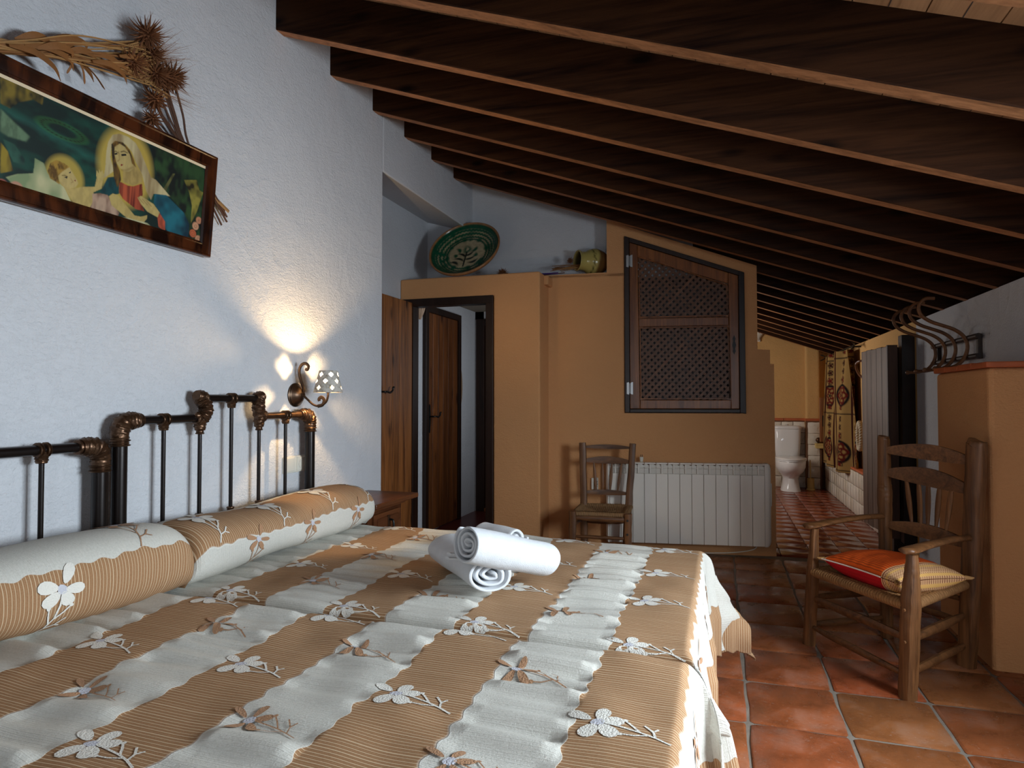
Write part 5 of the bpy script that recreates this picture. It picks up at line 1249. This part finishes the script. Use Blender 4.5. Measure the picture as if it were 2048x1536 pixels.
slat(ch, lerp(rL, rLt, .566)+w2*.015, lerp(rR, rRt, .562)-w2*.015, .040, .016, cx_, bw, .004, .5)
for k, (x1, x2) in enumerate(((.22, .28), (.40, .42), (.60, .58), (.80, .74))):
    t = lerp(lerp(rL, rLt, .83), lerp(rR, rRt, .83), x1)+bw*.9; b = lerp(lerp(rL, rLt, .575), lerp(rR, rRt, .575), x2)+bw*.9; m = MB(); N = 8
    m.tube([t.lerp(b, i/N) for i in range(N+1)], [(.005+.007*sin(pi*i/N), .005) for i in range(N+1)], 8, up=f2, sq=2.6); m.build('spindle', cw, ch, smooth=50)
rush_seat(ch, [fL+Vector((0,0,.385))+w2*.01+f2*.02, fR+Vector((0,0,.380))-w2*.01+f2*.02, lerp(rR, rRt, .45)+w2*.012, lerp(rL, rLt, .45)-w2*.012], 26, 22, M['rushd'], .034, .030)
rung(ch, 'seat_rail', lerp(fL, fLt, .885), lerp(fR, fRt, .885), .019, cx_, .012, 21, sq=3)
rung(ch, 'stretcher', lerp(fL, fLt, .56), lerp(fR, fRt, .555), .013, cx_, .012, 22); rung(ch, 'stretcher', lerp(fL, fLt, .25), lerp(fR, fRt, .25), .013, cx_, .012, 23)
rung(ch, 'stretcher', rL+Vector((0,0,.275)), rR+Vector((0,0,.275)), .017, cx_, .012, 24); rung(ch, 'stretcher', fL+Vector((0,0,.30)), rL+Vector((0,0,.31)), .015, cx_, .012, 25)
rung(ch, 'stretcher', fR+Vector((0,0,.30)), rR+Vector((0,0,.31)), .015, cx_, .012, 26); rung(ch, 'stretcher', fL+Vector((0,0,.13)), rL+Vector((0,0,.13)), .015, cx_, .012, 27); rung(ch, 'stretcher', fR+Vector((0,0,.13)), rR+Vector((0,0,.13)), .015, cx_, .012, 28)
for p in ((1.474, 4.617, .352), (1.473, 4.617, .255)):
    m = MB(); m.tube([p, (p[0]+.001, p[1]-.008, p[2])], .008, 8); m.build('peg', M['dark'], ch)

# ------------------------------------------------------------------ bentwood coat rack on the right wall
cr = thing('coat_rack', 'bentwood coat rack with four curled hooks on the white right wall', 'coat rack', (3.52, 4.7, 1.5))
for z in (1.562, 1.450):
    m = MB(); m.tube([(3.485, 4.27, z), (3.488, 5.10, z)], .0155, 10); m.build('rail', M['darkwood'], cr)
for y in (4.335, 5.06):
    m = MB(); m.box(3.497, 3.521, y-.018, y+.018, 1.435, 1.577); m.build('upright', M['darkwood'], cr, smooth=0, bevel=.004)
for y in (4.42, 4.62, 4.81, 5.01):
    m = MB(); m.tube(bez([(3.315, y, 1.803), (3.268, y, 1.802), (3.238, y, 1.772), (3.232, y, 1.738), (3.25, y, 1.698), (3.295, y, 1.664), (3.352, y, 1.640), (3.41, y, 1.615), (3.452, y, 1.582), (3.474, y, 1.54), (3.476, y, 1.49), (3.458, y, 1.44), (3.425, y, 1.405), (3.375, y, 1.388), (3.318, y, 1.386)], 5), .0105, 8); h_ = m.build('hook', M['rattan'], cr)
    m = MB(); m.ball((3.312, y, 1.386), .0145, 10, 8); m.build('hook_knob', M['rattan'], h_)

# ------------------------------------------------------------------ bathroom things
tl_ = thing('toilet', 'white porcelain toilet with cistern against the far bathroom wall', 'toilet', (2.985, 9.4, 0))
def sup(cx, cy, z, rx, ry0, ry1, n=28, p=2.3):   # ring with different front/back reach
    out = []
    for k in range(n):
        t = 2*pi*k/n; c, d = cos(t), sin(t); q = (abs(c)**p+abs(d)**p)**(-1/p); out.append((cx+rx*c*q, cy+(ry1 if d > 0 else ry0)*d*q, z))
    return out
X = 2.985
m = MB(); m.rings([sup(X, 9.42, z, rx, f, .24, p=p) for z, rx, f, p in ((0, .125, .22, 2.6), (.02, .118, .205, 2.6), (.08, .104, .18, 2.6), (.17, .096, .165, 2.5), (.215, .118, .23, 2.3), (.26, .160, .32, 2.2), (.32, .184, .375, 2.2), (.385, .188, .385, 2.2), (.40, .184, .38, 2.2))]); m.build('bowl', M['porcelain'], tl_, smooth=60)
m = MB(); m.rings([sup(X, 9.40, z, rx, f, .14) for z, rx, f in ((.402, .182, .36), (.406, .19, .372), (.415, .19, .372), (.419, .185, .366))]); m.build('seat', M['porcelain'], tl_, smooth=60)
m = MB(); m.rings([sup(X, 9.40, z, rx, f, .15) for z, rx, f in ((.421, .184, .366), (.424, .192, .376), (.436, .192, .376), (.444, .18, .36), (.449, .13, .28), (.450, .02, .05))]); m.build('lid', M['porcelain'], tl_, smooth=60)
m = MB(); m.rings([sup(X-.015, 9.63, z, rx, ry, ry, p=5) for z, rx, ry in ((.40, .135, .07), (.42, .15, .082), (.60, .163, .09), (.80, .170, .095), (.805, .165, .092))]); m.build('cistern', M['porcelain'], tl_, smooth=60)
m = MB(); m.rings([sup(X-.015, 9.63, z, rx, ry, ry, p=4.5) for z, rx, ry in ((.806, .172, .098), (.812, .177, .102), (.835, .175, .10), (.850, .15, .085), (.856, .08, .05), (.857, .01, .01))]); m.build('cistern_lid', M['porcelain'], tl_, smooth=60)
m = MB(); m.lathe([(.02, 0), (.02, .006), (.016, .009), (.0, .009)], (X-.015, 9.63, .856), (0,0,1), 16); m.build('flush_button', M['steel'], tl_)
br = thing('brush_holder', 'pale yellow toilet brush holder on the floor beside the toilet', 'brush holder', (3.243, 9.5, 0))
m = MB(); m.lathe([(.056, 0), (.056, .01), (.046, .02), (.044, .15), (.046, .155), (.040, .152), (.0, .14)], (3.243, 9.5, 0), (0,0,1), 20, 0); m.build('cup', M['yplastic'], br)
m = MB(); m.tube([(3.243, 9.5, .14), (3.238, 9.5, .40)], .007, 8); m.build('brush_handle', M['yplastic'], br)
tph = thing('paper_holder', 'small brass paper holder with wooden box on the tiled wall corner', 'paper holder', (3.36, 9.58, .62))
m = MB(); m.box(3.312, 3.425, 9.50, 9.614, .555, .60); m.box(3.308, 3.43, 9.495, 9.614, .60, .62); m.build('holder_box', M['yplastic'], tph, smooth=0, bevel=.004)
m = MB(); m.ball((3.352, 9.57, .663), .036, 12, 8); m.tube([(3.352, 9.57, .62), (3.352, 9.57, .64)], .015, 8); m.build('brass_knob', M['bronze'], tph)
ws = thing('window_4', 'dark wooden window shutter standing open behind the curtain', 'shutter', (3.46, 9.2, .9), kind='structure')
m = MB(); m.box(3.318, 3.53, 9.18, 9.215, .66, 1.235); m.build('shutter_panel', M['shutter'], ws, smooth=0, bevel=.006)
m = MB(); m.box(3.35, 3.365, 9.172, 9.18, .86, 1.0); m.build('latch', M['blackiron'], ws, smooth=0)
def curt():
    Y = np.linspace(7.62, 9.18, 260); Z = np.linspace(.40, 1.745, 160); yy, zz = np.meshgrid(Y, Z, indexing='ij'); f = (zz-.4)/1.345
    gather = .86+.14*(1-f)
    ph = (yy-7.62)/1.56; y = 8.25+(yy-8.25)*gather-.0*f
    x = 3.41+.085*np.sin(ph*2*pi*2.6+.5*np.sin(zz*2.1))*(.7+.3*(1-f))+.018*np.sin(ph*2*pi*8.1+zz*1.7)
    cream, rd, blk, dk = np.array(lin(176, 140, 84)), np.array(lin(104, 28, 22)), np.array(lin(34, 26, 26)), np.array(lin(62, 22, 18))
    c = np.ones(yy.shape+(3,))*cream; s = (yy-7.62)*1.35
    def put(a, q):
        nonlocal c
        a = np.clip(a, 0, 1)[..., None]; c = c*(1-a)+q*a
    P = .30; su = ((s+.02) % P)-P/2; row = .62; zu = ((zz-.47) % row); D = np.hypot(su, zu-.16); A = np.arctan2(zu-.16, su)
    put(1.8-np.abs(D-.115)/.012, blk); put(1.6-np.abs(D-.085-.012*np.cos(6*A))/.014, rd); put(1.6-np.abs(D-.04-.012*np.cos(5*A))/.015, rd); put(1.5-D/.018, blk)
    for dz, cc, R in ((.02, rd, .034), (.335, rd, .036), (.43, dk, .030), (.52, dk, .030)):
        d = np.hypot(su*.9, zu-dz); a = np.arctan2(zu-dz, su); put(1.8-d/(R*(.72+.28*np.cos(5*a))), cc); put(1.5-np.abs(d-R*1.05)/.005*1.4, blk)
    put(1.5-np.abs(zu-.575)/.006, blk); put((np.abs(su) > .138)*1.0, dk)
    m = MB(); m.grid(np.stack([x, y, zz], -1), col=np.clip(c*.66, 0, 1)); o = m.build('curtain', M['curtain'], smooth=180); so = o.modifiers.new('t', 'SOLIDIFY'); so.thickness = .002
    return tag(o, 'cream curtain printed with red and black flowers hanging at the bathroom window', 'curtain')
curt()
rd_ = thing('curtain_rod', 'black iron curtain rod with forked ends over the printed curtain', 'curtain rod', (3.46, 8.5, 1.76))
m = MB(); m.tube([(3.43, 7.55, 1.765), (3.43, 9.42, 1.765)], .010, 8); m.build('rod', M['blackiron'], rd_)
for y, s in ((7.55, -1), (9.42, 1)):
    m = MB()
    for d in (-1, 1): m.tube(bez([(3.43, y, 1.765), (3.43, y+s*.05, 1.765+d*.01), (3.43-.02, y+s*.11, 1.765+d*.028), (3.43-.05, y+s*.13, 1.765+d*.04)], 4), [.009]*9+[.008, .007, .005, .003], 6)
    m.build('finial', M['blackiron'], rd_)
    m = MB(); m.tube([(3.525, y-s*.09, 1.765), (3.43, y-s*.09, 1.765)], .009, 6); m.build('bracket', M['blackiron'], rd_)
rg = MB(); P = [(3.448, 7.38+.085*cos(t), .835+.135*sin(t)) for t in np.linspace(0, 2*pi, 120)]
m = MB()
for ph in (0, pi):
    m.tube([(p[0]+.012*cos(i*.85+ph), p[1]+.010*sin(i*.85+ph)*cos(i/119*2*pi), p[2]+.010*sin(i*.85+ph)*sin(i/119*2*pi)) for i, p in enumerate(P)], .013, 6)
ro = m.build('rope_ring', M['rope'], smooth=180); tag(ro, 'twisted white rope towel ring hanging beside the curtain', 'towel ring')
hk = MB(); hk.tube(bez([(3.52, 7.42, 1.60), (3.47, 7.45, 1.60), (3.445, 7.50, 1.57), (3.445, 7.45, 1.50), (3.46, 7.30, 1.43), (3.52, 7.2, 1.39)], 6), .012, 8); o = hk.build('curved_handle', M['leather']); tag(o, 'curved dark grab handle on the ochre bathroom wall beside the grey door', 'handle')
sl = thing('shell_lamp', 'pleated white shell wall lamp on the bathroom wall, cut off by the partition', 'wall lamp', (2.585, 9.7, 2.1))
m = MB(); n = 60; rs = []
for z, r0 in ((-.10, .03), (-.05, .05), (.0, .085), (.05, .115), (.09, .128)):
    rs.append([(2.59+(r0+(.010 if k % 6 < 3 else -.006)*(r0/.1))*cos(pi*k/n), 9.735-(r0+(.010 if k % 6 < 3 else -.006)*(r0/.1))*1.0*sin(pi*k/n), 2.13+z) for k in range(n+1)])
m.rings(rs, False, False); o = m.build('shell_shade', M['shell'], sl, smooth=60); so = o.modifiers.new('t', 'SOLIDIFY'); so.thickness = .006
m = MB(); m.box(2.54, 2.64, 9.72, 9.752, 2.02, 2.2); m.build('wall_plate', M['shell'], sl, smooth=0)

# small things on the hall wall
op = MB(); op.rings([[(-.439+d, 6.165+.058*f*cos(t), 1.335+.20*f*sin(t)) for t in np.linspace(0, 2*pi, 28, endpoint=False)] for f, d in ((1, 0), (1, .010), (.86, .014), (.8, .006), (.1, .006))]); op = op.build('oval_plaque', plain('brown_plaque', lin(150, 124, 98), .6)); tag(op, 'brown oval plaque on the hall wall beside the plank door frame', 'plaque')
hl = MB(); hl.rings([[(-.438+max(0, (r0+(.006 if k % 4 < 2 else -.004))*sin(pi*k/24)), 5.235+(r0+(.006 if k % 4 < 2 else -.004))*cos(pi*k/24), z) for k in range(25)] for z, r0 in ((2.075, .050), (2.03, .048), (1.98, .034), (1.94, .018), (1.915, .006))], False, False)
hl = hl.build('hall_lamp', plain('pale_shade', lin(206, 176, 150), .8), smooth=60); so = hl.modifiers.new('t', 'SOLIDIFY'); so.thickness = .003; tag(hl, 'small pale pleated shade high on the hall wall left of the plank door', 'wall lamp')
